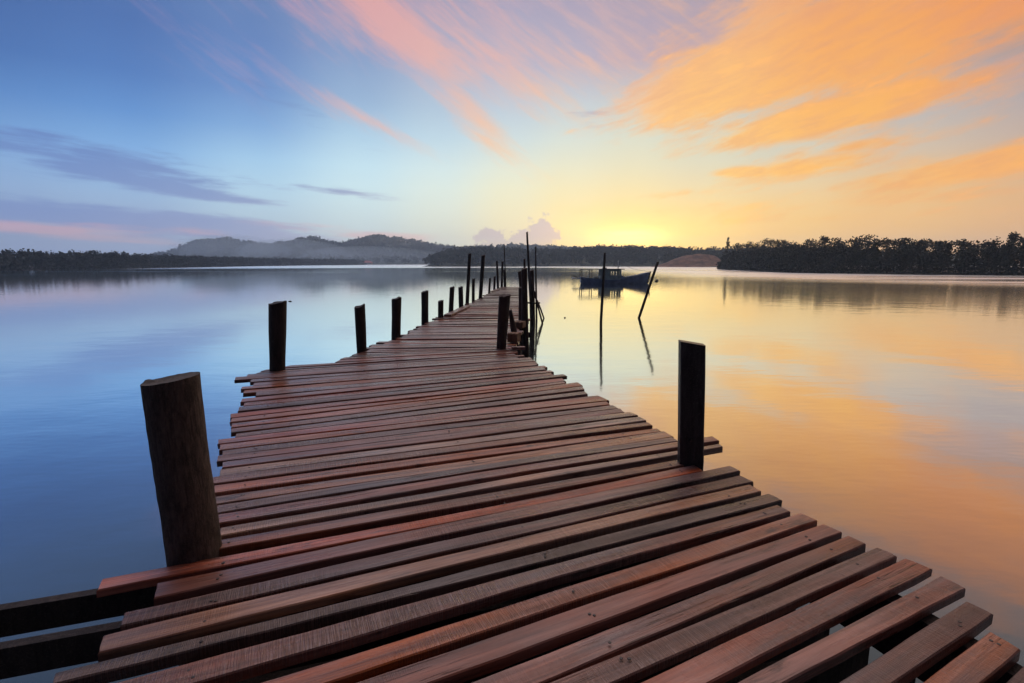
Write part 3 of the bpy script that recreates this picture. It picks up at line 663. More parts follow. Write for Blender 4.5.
# ------------------------------------------------------------------ posts and poles
def post(name, base, r0, top, rt, mat, label, group=None, cat='post', seed=0, n=14, jit=.06, bend=.0, zb=-.9, rings=9, tilt=.3):
    """a round post: base = its centre at deck level, top = its centre at the top; driven on down below the water"""
    rg = random.Random(seed); b = Vector(base); t = Vector(top)
    d = t-b; lo = b-d*((b.z-zb)/d.z)
    pts, rads = [], []
    side = Vector((rg.uniform(-1, 1), rg.uniform(-.3, .3), 0))
    for i in range(rings+1):
        u = i/rings
        p = lo.lerp(t, u)+side*(bend*math.sin(math.pi*u)+.25*bend*math.sin(3*math.pi*u+rg.random()))
        pts.append(p-Vector((lo.x, lo.y, 0)))
        k = max(0., min(1., (p.z-b.z)/(t.z-b.z)))
        rads.append((r0+(rt-r0)*k)*(1+rg.uniform(-.04, .04)))
    o = MB().tube(pts, rads, n, jit, rg, True, tilt*rt).build(name, mat, None, True, (lo.x, lo.y, 0))
    o.data.set_sharp_from_angle(angle=R(50))
    tag(o, label, cat, group)
    return o

# the big log at the near left edge, in two parts
def near_log():
    rg = random.Random(5)
    root = empty('log_post', (-1.287, 1.892, 0))
    tag(root, 'thick brown bark covered log post leaning outward at the near left deck edge', 'post', 'posts along the left edge of the jetty')
    n = 40; rings = 60
    z0, z1 = -.9, 1.862
    V = []; F = []
    lump = [(rg.uniform(2, 9), rg.randrange(1, 5), rg.uniform(0, 6.28), rg.uniform(.0004, .0014)) for _ in range(12)]
    for i in range(rings+1):
        u = i/rings; z = z0+(z1-z0)*u
        r = .091+.004*u
        cx = -.0005-.020*max(0., (z-DECK)/.7)
        for k in range(n):
            a = 2*math.pi*k/n
            rr = r+sum(A*math.sin(f*z+m*a+p) for f, m, p, A in lump)+rg.uniform(-.0012, .0012)
            zz = z
            if i == rings: zz += .013*math.cos(a-.2)+rg.uniform(-.0008, .0008)+(.007 if 2.95 < a < 3.2 else 0)
            V.append((cx+rr*math.cos(a), rr*math.sin(a), zz))
    for i in range(rings):
        for k in range(n):
            F.append((i*n+k, i*n+(k+1) % n, (i+1)*n+(k+1) % n, (i+1)*n+k))
    tr = mesh('trunk', V, F, M['log'], root, True)
    ring = V[-n:]
    c = Vector((sum(p[0] for p in ring)/n, sum(p[1] for p in ring)/n, sum(p[2] for p in ring)/n-.004))
    V2 = [tuple(Vector(p)*.0+c+(Vector(p)-c)*s-Vector((0, 0, dz))) for s, dz in ((.985, .001), (.6, .005), (.25, .003)) for p in ring]+[tuple(c-Vector((0, 0, .006)))]
    F2 = [(j*n+k, j*n+(k+1) % n, (j+1)*n+(k+1) % n, (j+1)*n+k) for j in range(2) for k in range(n)]+[(2*n+k, 2*n+(k+1) % n, 3*n) for k in range(n)]
    mesh('cut_top', V2, F2, M['cutwood'], root, True)
near_log()

# squared black timber at the right edge
def squared_post():
    root = empty('squared_post', (1.040, 2.80, 0))
    tag(root, 'black squared timber post standing alone at the right deck edge', 'post')
    rg = random.Random(9)
    V = []; F = []; rings = 16
    a = R(-6)
    for i in range(rings+1):
        u = i/rings; z = -.9+(1.858+.9)*u
        w, h = .064+.004*u, .036
        cx = -.03*max(0, (z-DECK)/.7)
        pr = [(-w, -h+.006), (-w+.006, -h), (0, -h-.002), (w-.006, -h), (w, -h+.006), (w, h-.006), (w-.006, h), (-w+.006, h), (-w, h-.006)]
        for x, y in pr:
            x2 = x*math.cos(a)-y*math.sin(a); y2 = x*math.sin(a)+y*math.cos(a)
            zz = z+((-.010*x/w+rg.uniform(-.002, .002)) if i == rings else 0)
            V.append((cx+x2+rg.uniform(-.0012, .0012), y2+rg.uniform(-.0012, .0012), zz))
    K = 9
    for i in range(rings):
        for k in range(K): F.append((i*K+k, i*K+(k+1) % K, (i+1)*K+(k+1) % K, (i+1)*K+k))
    F.append(tuple(rings*K+k for k in range(K)))
    mesh('timber', V, F, M['squared'], root)
    # bolt through the timber
    MB().tube([(-.02, -.036, 1.30), (-.02, -.048, 1.30)], [.008, .008], 8).build('bolt', M['nail'], root)
squared_post()

LG = 'posts along the left edge of the jetty'
PD = M['post']
D_ = DECK
post('wooden_post', (-2.56, 5.40, D_), .083, (-2.505, 5.40, 1.880), .090, PD, 'stout black round post at the left corner of the wide deck part', LG, seed=21, n=18)
post('wooden_post', (-1.985, 6.57, D_), .066, (-1.985, 6.57, 1.748), .070, PD, 'dark post leaning left, just where the narrow walkway starts', LG, seed=22)
post('wooden_post', (-1.84, 7.93, D_), .071, (-1.81, 7.93, 1.755), .076, PD, 'dark upright post second along the narrow walkway on its left', LG, seed=23)
post('wooden_post', (-1.70, 9.80, D_), .067, (-1.685, 9.80, 1.759), .067, PD, 'slim dark post just nearer than the very short stub on the left edge', LG, seed=24)
post('wooden_post', (-1.53, 10.78, D_), .061, (-1.52, 10.78, 1.502), .061, PD, 'shortest stub post, low beside the near end of the loose edge board', LG, seed=25)
post('wooden_post', (-1.455, 11.99, D_), .058, (-1.415, 11.99, 1.741), .055, PD, 'right leaning post behind the middle of the loose edge board', LG, seed=26)
post('wooden_post', (-1.35, 13.36, D_), .060, (-1.355, 13.36, 1.677), .062, PD, 'upright short post just before the first tall left post', LG, seed=27)
post('wooden_post', (-1.28, 14.52, D_), .052, (-1.195, 14.52, 2.566), .042, PD, 'tall post rising above the far shore, nearest of the tall left ones', LG, seed=28, bend=.015)
post('wooden_post', (-1.205, 15.70, D_), .047, (-1.19, 15.70, 1.813), .046, PD, 'short thin post standing between the two tallest left posts', LG, seed=29)
post('wooden_post', (-1.05, 16.83, D_), .060, (-.94, 16.83, 2.559), .063, PD, 'tall right leaning post with a wider blunt top', LG, seed=30)
post('wooden_post', (-.915, 20.35, D_), .044, (-.88, 20.35, 1.708), .040, PD, 'slim short post beside the small loose board at the far left', LG, seed=31)
post('wooden_post', (-.785, 22.37, D_), .052, (-.76, 22.37, 1.723), .055, PD, 'thicker short post just beyond the small loose board at the far left', LG, seed=32)
post('wooden_post', (-.65, 23.63, D_), .054, (-.70, 23.63, 2.405), .045, PD, 'tall left leaning post near the far end of the walkway', LG, seed=33)
post('wooden_post', (-.50, 24.62, D_), .055, (-.455, 24.62, 2.371), .050, PD, 'tall upright post at the far end beside the thin pole', LG, seed=34)
post('wooden_pole', (-.30, 24.85, D_), .034, (-.385, 24.85, 3.206), .024, PD, 'thin pole sticking up highest at the far end of the walkway', None, 'pole', seed=35, n=8)
post('wooden_post', (-.36, 24.85, D_), .045, (-.375, 24.85, 1.98), .045, PD, 'low post hidden behind the thin pole at the far walkway end', LG, seed=36)

RG = 'posts clustered at the right edge of the jetty'
PB = M['post_brown']
post('wooden_post', (-.145, 6.80, D_), .067, (-.095, 6.80, 1.872), .074, PB, 'nearest and thickest post of the right hand cluster, leaning right on the deck', RG, seed=41, n=18)
post('wooden_post', (.045, 7.93, D_), .062, (-.03, 7.93, 1.57), .026, PB, 'short tapered stump leaning left behind the thickest cluster post', RG, seed=42)
post('wooden_post', (.20, 10.35, D_), .062, (.195, 10.35, 1.809), .058, PB, 'flat topped post at the left of the right hand cluster', RG, seed=43)
post('wooden_post', (.315, 15.95, D_), .050, (.235, 15.95, 2.044), .052, PB, 'left leaning post showing above the flat topped cluster post', RG, seed=44)
post('wooden_post', (.245, 9.25, D_), .068, (.222, 9.25, 2.20), .052, PB, 'long dark cluster post running down beside the deck to the water', RG, seed=45, bend=.012)
post('wooden_post', (.262, 9.75, D_), .025, (.236, 9.75, 2.374), .021, PB, 'thin post rising just above the long dark cluster post', RG, seed=46, n=9)
post('bamboo_pole', (.725, 20.0, D_), .055, (.580, 20.0, 3.49), .038, PD, 'tallest thin pole of the right hand cluster, tilted to the left', None, 'pole', seed=47, n=9, bend=.02)
post('wooden_post', (.775, 19.5, D_), .10, (.755, 19.5, 2.03), .085, PB, 'thick water post between the two thin poles right of the walkway', RG, seed=48)
post('wooden_post', (.86, 19.2, D_), .035, (.70, 19.2, 1.75), .035, PB, 'thin slanted brace post leaning across the thick water post', RG, seed=53, n=9)
post('bamboo_pole', (.985, 20.5, D_), .040, (.945, 20.5, 2.95), .026, PD, 'straight thin pole at the right of the cluster, above the slanted stick', None, 'pole', seed=49, n=9, bend=.01)
post('bamboo_pole', (3.54, 19.8, D_), .055, (3.585, 19.8, 2.69), .042, PD, 'upright mooring pole alone in open water before the boat', None, 'pole', seed=50, n=9, bend=.035, zb=-.8)
post('bamboo_pole', (5.72, 21.27, D_), .055, (6.075, 21.27, 2.35), .052, PD, 'mooring pole tilted right in open water beyond the boat bow', None, 'pole', seed=51, n=9, bend=.015, zb=-.6)

mb = MB(); mb.tube([(1.05, 21.1, .76), (1.20, 21.1, .40), (1.36, 21.1, -.05), (1.5, 21.1, -.4)], [.035, .034, .032, .03], 8, .08, random.Random(3))
tag(mb.build('stick', PD, None, True), 'slanted stick dipping into the water right of the post cluster', 'stick')
mb = MB(); mb.tube([(.55, 19.38, .80), (.80, 19.36, .77), (1.08, 19.38, .79)], [.03, .032, .028], 8, .06, random.Random(4))
tag(mb.build('cross_stick', PD, None, True), 'short level stick lashed across the posts above the water', 'stick')

# loose timber lying on the deck
def timber(name, a, b, w, h, mat, label, cat, seed, roll=0., tint=None):
    a = Vector(a); b = Vector(b); c = a
    rg = random.Random(seed); L = (b-a).length
    d = (b-a).normalized(); s = d.cross(Vector((0, 0, 1))).normalized(); up = s.cross(d)
    V = []; F = []; n = 7
    for i in range(n+1):
        t = i/n; e = .004
        for sx, sz in ((-1,-1), (-.85,-1), (.85,-1), (1,-1), (1,.8), (.85,1), (-.85,1), (-1,.8)):
            V.append(d*(L*t)+s*(sx*w/2+rg.uniform(-1, 1)*.03*w)+up*(sz*h/2+(rg.uniform(-1, 1)*.03*h if sz > 0 else 0)))
    for i in range(n):
        for k in range(8): F.append((i*8+k, i*8+(k+1) % 8, (i+1)*8+(k+1) % 8, (i+1)*8+k))
    F += [tuple(range(8))[::-1], tuple(n*8+k for k in range(8))]
    o = mesh(name, V, F, mat, None, False, a)
    if tint: o.color = (*tint, 1)
    return tag(o, label, cat)
timber('loose_board', (-1.40, 10.9, DECK+.032), (-1.17, 13.3, DECK+.032), .16, .035, M['plank'], 'loose board lying lengthwise along the left edge of the walkway', 'board', 1, tint=(.24, .12, .085))
timber('loose_board', (-.84, 20.1, DECK+.03), (-.60, 22.0, DECK+.03), .17, .03, M['plank'], 'small loose board lying at the left edge near the far end', 'board', 2, tint=(.2, .11, .085))
timber('timber_block', (-.04, 7.35, DECK+.075), (.10, 7.30, DECK+.075), .17, .13, M['tan'], 'tan timber block on the deck behind the thickest cluster post', 'timber', 3)
timber('timber_block', (.05, 9.05, DECK+.06), (.22, 9.0, DECK+.06), .22, .11, M['tan'], 'tan timber block farther along beside the flat topped post', 'timber', 4)
timber('timber_offcut', (.0, 6.62, DECK+.03), (.17, 6.66, DECK+.028), .07, .04, M['plank'], 'short reddish offcut poking over the deck edge by the thickest cluster post', 'timber', 5, tint=(.24, .09, .06))

# ------------------------------------------------------------------ boat
def boat():
    cx, cy = 11.55, 57.6
    root = empty('fishing_boat', (cx, cy, 0))
    tag(root, 'small blue wooden fishing boat with a cabin, moored on the golden water', 'boat')
    # hull stations: x, half beam at sheer, sheer height, keel height
    st = [(-3.55, .62, .78, .02), (-3.1, .80, .70, -.15), (-2.2, .95, .54, -.3), (-1., 1.05, .42, -.35), (.3, 1.05, .45, -.35), (1.4, .92, .70, -.32), (2.4, .62, .95, -.25), (3.2, .30, 1.20, -.2), (3.66, .04, 1.33, -.12)]
    V = []; F = []; K = 9
    for x, hb, zs, zk in st:
        for k in range(K):
            u = k/(K-1)*2-1
            a = abs(u)
            y = hb*(1 if u > 0 else -1)*(a**.55)
            z = zk+(zs-zk)*(a**2.2)
            V.append((x+(.42*(z-.5) if x > 3 else 0)*.35, y, z))
    for i in range(len(st)-1):
        for k in range(K-1): F.append((i*K+k, (i+1)*K+k, (i+1)*K+k+1, i*K+k+1))
    F.append(tuple(range(K)))
    h = mesh('hull', V, F, M['hull'], root, True)
    # deck inside
    dv = []; df = []
    for x, hb, zs, zk in st: dv += [(x, -hb*.93, zs-.16), (x, hb*.93, zs-.16)]
    for i in range(len(st)-1): df.append((2*i, 2*i+2, 2*i+3, 2*i+1))
    mesh('deck', dv, df, M['boatroof'], root)
    for s in (-1, 1):
        MB().tube([(x, s*hb, zs+.02) for x, hb, zs, zk in st], [.05]*len(st), 6).build('gunwale', M['hull'], root, True)
    MB().bar((3.60, 0, .05), (3.86, 0, 1.47), .10, .14).build('stem', M['darkmetal'], root)
    # stern platform and tiller
    MB().box(-4.45, -3.45, -.45, .45, .60, .70).build('stern_platform', M['hull'], root)
    MB().bar((-3.9, 0, .72), (-4.35, 0, .95), .07, .07).build('tiller', M['darkmetal'], root)
    # cabin with window openings
    cab = MB()
    x0, x1, y0, y1, z0, z1 = -1.55, .62, -.72, .72, .40, 1.68
    cab.box(x0, x1, y0, y1, z0, .98)
    for a, b in ((x0, x0+.28), (-.98, -.52), (-.10, .02), (.42, x1)):
        cab.box(a, b, y0, y0+.05, .98, z1-.16); cab.box(a, b, y1-.05, y1, .98, z1-.16)
    for ya, yb in ((y0+.05, y0+.2), (-.06, .06), (y1-.2, y1-.05)):
        cab.box(x0, x0+.05, ya, yb, .98, z1-.16); cab.box(x1-.05, x1, ya, yb, .98, z1-.16)
    cab.box(x0, x1, y0, y1, z1-.16, z1)
    c = cab.build('cabin', M['cabin'], root)
    for a, b in ((-1.27, -.98), (-.52, -.10), (.02, .42)):
        f = MB()
        for q0, q1, r0, r1 in ((a, b, .98, 1.02), (a, b, 1.48, 1.52), (a, a+.03, 1.02, 1.48), (b-.03, b, 1.02, 1.48)): f.box(q0, q1, y0-.015, y0+.01, r0, r1)
        w = f.build('window_frame', M['white'], c)
    MB().box(.62, .95, -.4, .4, .45, .95).build('locker', M['hull'], root)
    MB().box(-3.75, .95, -.92, .92, 1.69, 1.79).build('roof', M['boatroof'], root)
    for x in (-3.55, -2.5):
        for s in (-1, 1):
            MB().bar((x, s*.80, .50), (x, s*.80, 1.71), .08, .08).build('roof_post', M['darkmetal'], root)
    MB().tube([(.40, 0, 1.77), (.40, 0, 2.62)], [.05, .035], 8).build('mast', M['white'], root)
    MB().tube([(.10, 0, 2.15), (.70, 0, 2.15)], [.018, .018], 6).build('mast_crosspiece', M['white'], root)
    MB().box(.36, .44, -.04, .04, 2.60, 2.74).build('mast_lamp', M['white'], root)
    MB().box(-1.3, -.85, -.3, .1, 1.77, 1.93).build('roof_box', M['white'], root)
    MB().box(-2.2, -1.7, -.5, .2, .45, .80).build('fish_crate', M['cabin'], root)
    MB().tube([(.40, 0, 2.55), (2.0, 0, 1.75), (3.75, 0, 1.42)], [.014]*3, 5).build('stay_rope', M['rope'], root)
    root.scale = (1.06, 1, .93)
boat()

def ball(name, loc, r, label, cat, mat, squash=.8):
    mb = MB(); n, m = 12, 8; V = []; F = []
    for i in range(m+1):
        a = math.pi*i/m
        for k in range(n): V.append((r*math.sin(a)*math.cos(2*math.pi*k/n), r*math.sin(a)*math.sin(2*math.pi*k/n), r*squash*math.cos(a)))
    for i in range(m):
        for k in range(n): F.append((i*n+k, (i+1)*n+k, (i+1)*n+(k+1) % n, i*n+(k+1) % n))
    mb.add(V, F)
    mb.tube([(0, 0, r*squash*.9), (0, 0, r*squash*1.5)], [r*.18, r*.14], 6)
    return tag(mb.build(name, mat, None, True, loc), label, cat)
ball('float_buoy', (18.38, 64.6, .05), .22, 'dark round float on the water right of the boat bow', 'buoy', M['buoy'])
ball('float_buoy', (2.24, 21.3, .005), .042, 'tiny dark float on the pale water right of the post cluster', 'buoy', M['buoy'])
mb = MB(); mb.tube([(-13.5, 30.5, .0), (-13.4, 30.52, .03), (-13.3, 30.5, .0)], [.03, .035, .02], 8, .1, random.Random(8))
tag(mb.build('driftwood', PD, None, True), 'scrap of driftwood afloat beyond the left corner post', 'driftwood')

# ------------------------------------------------------------------ water and land
def water_material():
    m, nt, out = new_mat('still_river_water'); g = N(nt)
    pos = g.new('ShaderNodeNewGeometry').outputs['Position']
    sep = g.new('ShaderNodeSeparateXYZ'); g.set(sep.inputs[0], pos)
    w1 = g.noise(g.mapping(pos, (.55, 1.1, 1)), 1, 3, .5)
    w2 = g.noise(g.mapping(pos, (2.2, 4.5, 1)), 1, 3, .5)
    h = g.math('ADD', g.math('MULTIPLY', w1, .012), g.math('MULTIPLY', w2, .0022))
    nrm = g.bump(h, 1., WATER_BUMP)
    # breeze patches far out: rougher water
    dist = g.vm('LENGTH', pos)
    br = g.noise(g.mapping(pos, (.006, .028, 1)), 1, 4, .6)
    far_ = g.rng(dist, 215, 290)
    near_right = g.math('MULTIPLY', g.rng(sep.outputs[0], 18, 50), g.math('MULTIPLY', g.rng(dist, 62, 92), g.rng(br, .35, .5)))
    patch = g.math('MULTIPLY', g.rng(br, .52, .66), g.rng(dist, 45, 120))
    pm = g.math('MAXIMUM', g.math('MAXIMUM', far_, near_right), g.math('MULTIPLY', patch, .5))
    rough = g.math('ADD', g.math('ADD', g.rng(dist, 2, 60, .07, .05), g.math('MULTIPLY', g.rng(sep.outputs[0], 10, 30), g.rng(dist, 22, 45, 0, .05))), g.math('MULTIPLY', pm, .22))
    body = g.mix(g.noise(pos, .05, 2), (.040, .060, .064), (.052, .070, .070))
    dif = g.new('ShaderNodeBsdfDiffuse'); g.set(dif.inputs['Color'], body)
    gls = g.new('ShaderNodeBsdfGlossy'); g.set(gls.inputs['Color'], (.92, .97, .98, 1)); g.set(gls.inputs['Roughness'], rough); g.set(gls.inputs['Normal'], nrm)
    lw = g.new('ShaderNodeLayerWeight'); g.set(lw.inputs['Blend'], .5); g.set(lw.inputs['Normal'], nrm)
    fr = g.rng(lw.outputs['Facing'], WATER_F[0], WATER_F[1], WATER_F[2], WATER_F[3])
    ms = g.new('ShaderNodeMixShader'); g.set(ms.inputs[0], fr); g.set(ms.inputs[1], dif.outputs[0]); g.set(ms.inputs[2], gls.outputs[0])
    nt.links.new(ms.outputs[0], out.inputs['Surface'])
    return m
WATER_BUMP = .6
WATER_F = (.38, .85, .09, .97)   # reflectance from looking straight down to grazing
Wm = water_material()
xs = [-1500, -500, -150, -50, -15, 0, 15, 50, 150, 500, 1500]; ys = [-60, -15, 0, 5, 15, 40, 100, 300, 700, 1500]
V = [(x, y, 0) for y in ys for x in xs]; nx = len(xs)
F = [(j*nx+i, j*nx+i+1, (j+1)*nx+i+1, (j+1)*nx+i) for j in range(len(ys)-1) for i in range(nx-1)]
tag(mesh('water', V, F, Wm), kind='structure')

def noise2(x, y, s=1., seed=0):
    t = 0
    for k, (f, a) in enumerate(((1, 1), (2.1, .5), (4.3, .25), (8.7, .12))):
        p = seed*1.7+k*2.3
        t += a*math.sin(x*f*s+p+1.3*math.sin(y*f*s*.8+p*2))*math.cos(y*f*s*1.1-p+.9*math.sin(x*f*s*.6+p))
    return t

# leaf clump clouds -------------------------------------------------
class Leaves:
    def __init__(s): s.v = []; s.f = []; s.n = 0
    def crown(s, c, rx, ry, rz, count, size, rg, lobes=5):
        """many small leaf-clump faces gathered in a few uneven lobes"""
        cs = []
        for _ in range(lobes):
            a = rg.uniform(0, 2*math.pi); q = rg.uniform(.15, .62)
            cs.append((c[0]+rx*q*math.cos(a), c[1]+ry*q*math.sin(a), c[2]+rz*rg.uniform(-.45, .5), rg.uniform(.38, .62)))
        pts = np.empty((count, 3)); k = nrg.integers(0, lobes, count)
        u = nrg.normal(size=(count, 3)); u /= np.linalg.norm(u, axis=1)[:, None]
        rr = nrg.random(count)**.45
        C = np.array(cs)
        pts = C[k, :3]+u*(rr*C[k, 3])[:, None]*np.array([rx, ry, rz])
        s.quads(pts, size)
    def quads(s, pts, size):
        n = len(pts)
        a = nrg.normal(size=(n, 3)); a /= np.linalg.norm(a, axis=1)[:, None]
        b = nrg.normal(size=(n, 3)); b -= a*(a*b).sum(1)[:, None]; b /= np.linalg.norm(b, axis=1)[:, None]
        sz = size*(.55+.9*nrg.random(n))[:, None]
        q = np.stack([pts-a*sz*.5, pts+b*sz*.32, pts+a*sz*.5, pts-b*sz*.32], 1).reshape(-1, 3)
        s.v.append(q); i = np.arange(n)*4+s.n
        s.f.append(np.stack([i, i+1, i+2, i+3], 1)); s.n += 4*n
    def build(s, name, mat, parent=None, loc=(0, 0, 0)):
        v = np.concatenate(s.v)-np.array(loc); f = np.concatenate(s.f)
        me = bpy.data.meshes.new(name)
        me.vertices.add(len(v)); me.vertices.foreach_set('co', v.astype(np.float32).ravel())
        me.loops.add(f.size); me.loops.foreach_set('vertex_index', f.astype(np.int32).ravel())
        me.polygons.add(len(f)); me.polygons.foreach_set('loop_start', np.arange(0, f.size, 4, dtype=np.int32))
        me.materials.append(mat); me.update(calc_edges=True)
        o = bpy.data.objects.new(name, me); col.objects.link(o)
        if parent is not None: o.parent = parent
        else: o.location = loc
        return o

def along(poly, step, rg):
    """points and headings along a polyline"""
    out = []; carry = 0
    for a, b in zip(poly[:-1], poly[1:]):
        a = Vector(a); b = Vector(b); L = (b-a).length; d = (b-a)/L; t = carry
        while t < L:
            out.append((a+d*t, d)); t += step*rg.uniform(.75, 1.25)
        carry = t-L
    return out

def bank(name, poly, depth, side, z=.35, mat=None):
    """land behind a shoreline: a low bank that rises out of the water"""
    V = []; F = []; rows = [(-.6, -.4), (0, .02), (1.5, z), (depth*.5, z+.4), (depth, z+.5)]
    pts = along(poly, 6, random.Random(2))
    for p, d in pts:
        n = Vector((-d.y, d.x))*side
        w = .8*math.sin(p.x*.31+p.y*.17)+.5*math.sin(p.x*.83-p.y*.5)
        for q, zz in rows: V.append((p.x+n.x*(q+w), p.y+n.y*(q+w), zz))
    k = len(rows)
    for i in range(len(pts)-1):
        for j in range(k-1): F.append((i*k+j, i*k+j+1, (i+1)*k+j+1, (i+1)*k+j))
    return tag(mesh(name, V, F, mat or M['mud'], None, True), kind='structure')

def wood(name, poly, side, rows, hgt, rad, count, size, label, mat, seed, step=3., jag=.18):
    """a mangrove belt along a shore as one mass of leaf clumps"""
    rg = random.Random(seed); lv = Leaves(); trunks = MB()
    for r in range(rows):
        for p, d in along(poly, step*(1+.25*r), rg):
            n = Vector((-d.y, d.x))*side
            off = 1.2+r*rad*1.5+rg.uniform(-.8, 1.2)
            x, y = p.x+n.x*off, p.y+n.y*off
            H = hgt(x, y)*rg.uniform(1-jag, 1+jag*.6)*(1 if r else .80)
            rr = rad*rg.uniform(.8, 1.3)
            lv.crown((x, y, H*.56), rr, rr, H*.46, int(count*rg.uniform(.8, 1.2)), size, rg, 6)
            if r == 0:   # foliage hanging to the water
                pts = np.array([[x+rg.uniform(-rr, rr)-n.x*.6, y+rg.uniform(-rr, rr)*.6-n.y*.6, rg.uniform(.1, H*.45)] for _ in range(int(count*.9))])
                lv.quads(pts, size)
                trunks.tube([(x, y, -.1), (x+rg.uniform(-.4, .4), y, H*.6)], [.14, .07], 5)
    o = lv.build(name, mat)
    tag(o, label, kind='stuff')
    if trunks.v: tag(trunks.build(name+'_trunk', M['bark']), label.replace('wood', 'trunks'), kind='stuff')
    return o

RB = [(160, 420), (128, 300), (98, 235), (77, 186), (72, 152), (67, 123), (79, 104), (96, 93), (140, 82), (240, 70)]
bank('right_bank', RB, 90, 1)
hR = lambda x, y: 7.75+.5*noise2(x, y, .05, 2)-.4*min(1, max(0, (x-72)/22))
wood('mangrove_wood', RB[2:], 1, 5, hR, 2.1, 360, .52, 'dark mangrove wood along the right bank', M['leaf'], 3, 2.7, .12)

LB = [(-330, -20), (-190, 40), (-160, 110), (-158, 150), (-160, 205), (-175, 290), (-193, 385), (-194, 500), (-180, 620)]
bank('left_bank', LB, 120, 1)
hL = lambda x, y: 7.0+.3*noise2(x, y, .03, 4)
wood('mangrove_wood', LB[1:], 1, 4, hL, 2.7, 230, .85, 'dark mangrove wood along the left bank', M['leaf'], 5, 3.4, .07)

# wooded ridge behind the boat
def terrain(name, x0, x1, y0, y1, nx_, ny_, fn, mat):
    V = []; F = []
    for j in range(ny_+1):
        for i in range(nx_+1):
            x = x0+(x1-x0)*i/nx_; y = y0+(y1-y0)*j/ny_
            V.append((x, y, fn(x, y)))
    for j in range(ny_):
        for i in range(nx_): F.append((j*(nx_+1)+i, j*(nx_+1)+i+1, (j+1)*(nx_+1)+i+1, (j+1)*(nx_+1)+i))
    return tag(mesh(name, V, F, mat, None, True), kind='structure')
def interp(x, tab):
    return float(np.interp(x, [t[0] for t in tab], [t[1] for t in tab]))
RID = [(-62, 0), (-56, 4.5), (-46, 8), (-20, 8.6), (20, 8.2), (45, 8.6), (80, 9.6), (110, 9.0), (150, 8.), (220, 8.), (330, 9.)]
def ridge_z(x, y):
    e = interp(x, [(-64, 0), (-56, 1)] if x < 0 else [(0, 1), (400, 1)])
    u = (y-332-6*math.sin(x*.05))/75
    s = max(0., min(1., u))
    return -.5+(interp(x, RID)+.4*noise2(x, y, .06, 7))*(s*s*(3-2*s))*e+.8*min(1, max(0, u*8))*e
terrain('ridge_ground', -80, 340, 326, 430, 70, 22, ridge_z, M['hillground'])
def forest(name, fn, x0, x1, y0, y1, cnt, rad, H, leafs, size, label, seed, mat, cond=None):
    rg = random.Random(seed); lv = Leaves(); k = 0
    while k < cnt:
        x = rg.uniform(x0, x1); y = rg.uniform(y0, y1)
        z = fn(x, y); k += 1
        if z < .1 or (cond and not cond(x, y)): continue
        h = H*rg.uniform(.7, 1.25); r = rad*rg.uniform(.7, 1.3)
        lv.crown((x, y, z+h*.55), r, r, h*.55, leafs, size, rg, 4)
    o = lv.build(name, mat); tag(o, label, kind='stuff'); return o
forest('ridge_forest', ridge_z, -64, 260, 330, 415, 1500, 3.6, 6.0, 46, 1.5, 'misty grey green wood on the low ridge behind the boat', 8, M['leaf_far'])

# far hills
HILL = [(-752, 8.4), (-695, 12.2), (-666, 18.0), (-637, 25.7), (-608, 41.1), (-589, 43.9), (-560, 44.9), (-532, 45.9), (-512, 39.1), (-487, 37.2), (-462, 32.4), (-420, 37.2), (-380, 45.9), (-326, 39.1), (-288, 45.9), (-249, 51.6), (-195, 44.9), (-145, 35.3), (-107, 29.5), (-61, 29.5), (-23, 31.5), (92, 29.5), (361, 25.7), (553, 19.9)]
def hill_z(x, y):
    u = (y-740)/230
    s = max(0., min(1., u)); s = s*s*(3-2*s)
    b = 1 if y < 1000 else max(0, 1-(y-1000)/240)
    return -1+1.2*min(1, max(0, u*20))+(interp(x*970/max(700, y), HILL)-5+2.*noise2(x, y, .02, 3))*s*b*(1+.10*noise2(x, y, .012, 9))
terrain('far_hills', -820, 620, 735, 1250, 150, 40, hill_z, M['hillground'])
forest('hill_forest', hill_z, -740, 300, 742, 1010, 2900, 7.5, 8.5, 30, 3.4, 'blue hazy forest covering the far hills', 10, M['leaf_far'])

# bare orange earth mound on the ridge shore
def mound_z(x, y):
    a = ((x-116)/15)**2+((y-312)/14)**2
    b = ((x-100)/12)**2+((y-310)/12)**2
    return -.6+7.6*math.exp(-a*1.1)+3.6*math.exp(-b*1.1)+.9*noise2(x, y, .22, 1)*math.exp(-a*.7)
o = terrain('earth_mound', 76, 146, 292, 332, 60, 36, mound_z, M['sand'])

# small red roofed house far off at the foot of the hills
def house():
    x, y = -203, 716
    root = empty('red_roofed_house', (x, y, 0)); tag(root, 'tiny red roofed house at the water foot of the far hills', 'house')
    MB().box(-6.5, 6.5, -4, 4, -.3, 2.6).build('wall', M['wall'], root)
    V = [(-7.2, -4.8, 2.6), (7.2, -4.8, 2.6), (7.2, 4.8, 2.6), (-7.2, 4.8, 2.6), (-3.5, 0, 5.6), (3.5, 0, 5.6)]
    mesh('roof', V, [(0, 1, 5, 4), (2, 3, 4, 5), (1, 2, 5), (3, 0, 4), (3, 2, 1, 0)], M['redroof'], root)
    MB().box(-.6, .6, -4.06, -4.0, 0, 2.1).build('door', M['darkmetal'], root)
house()

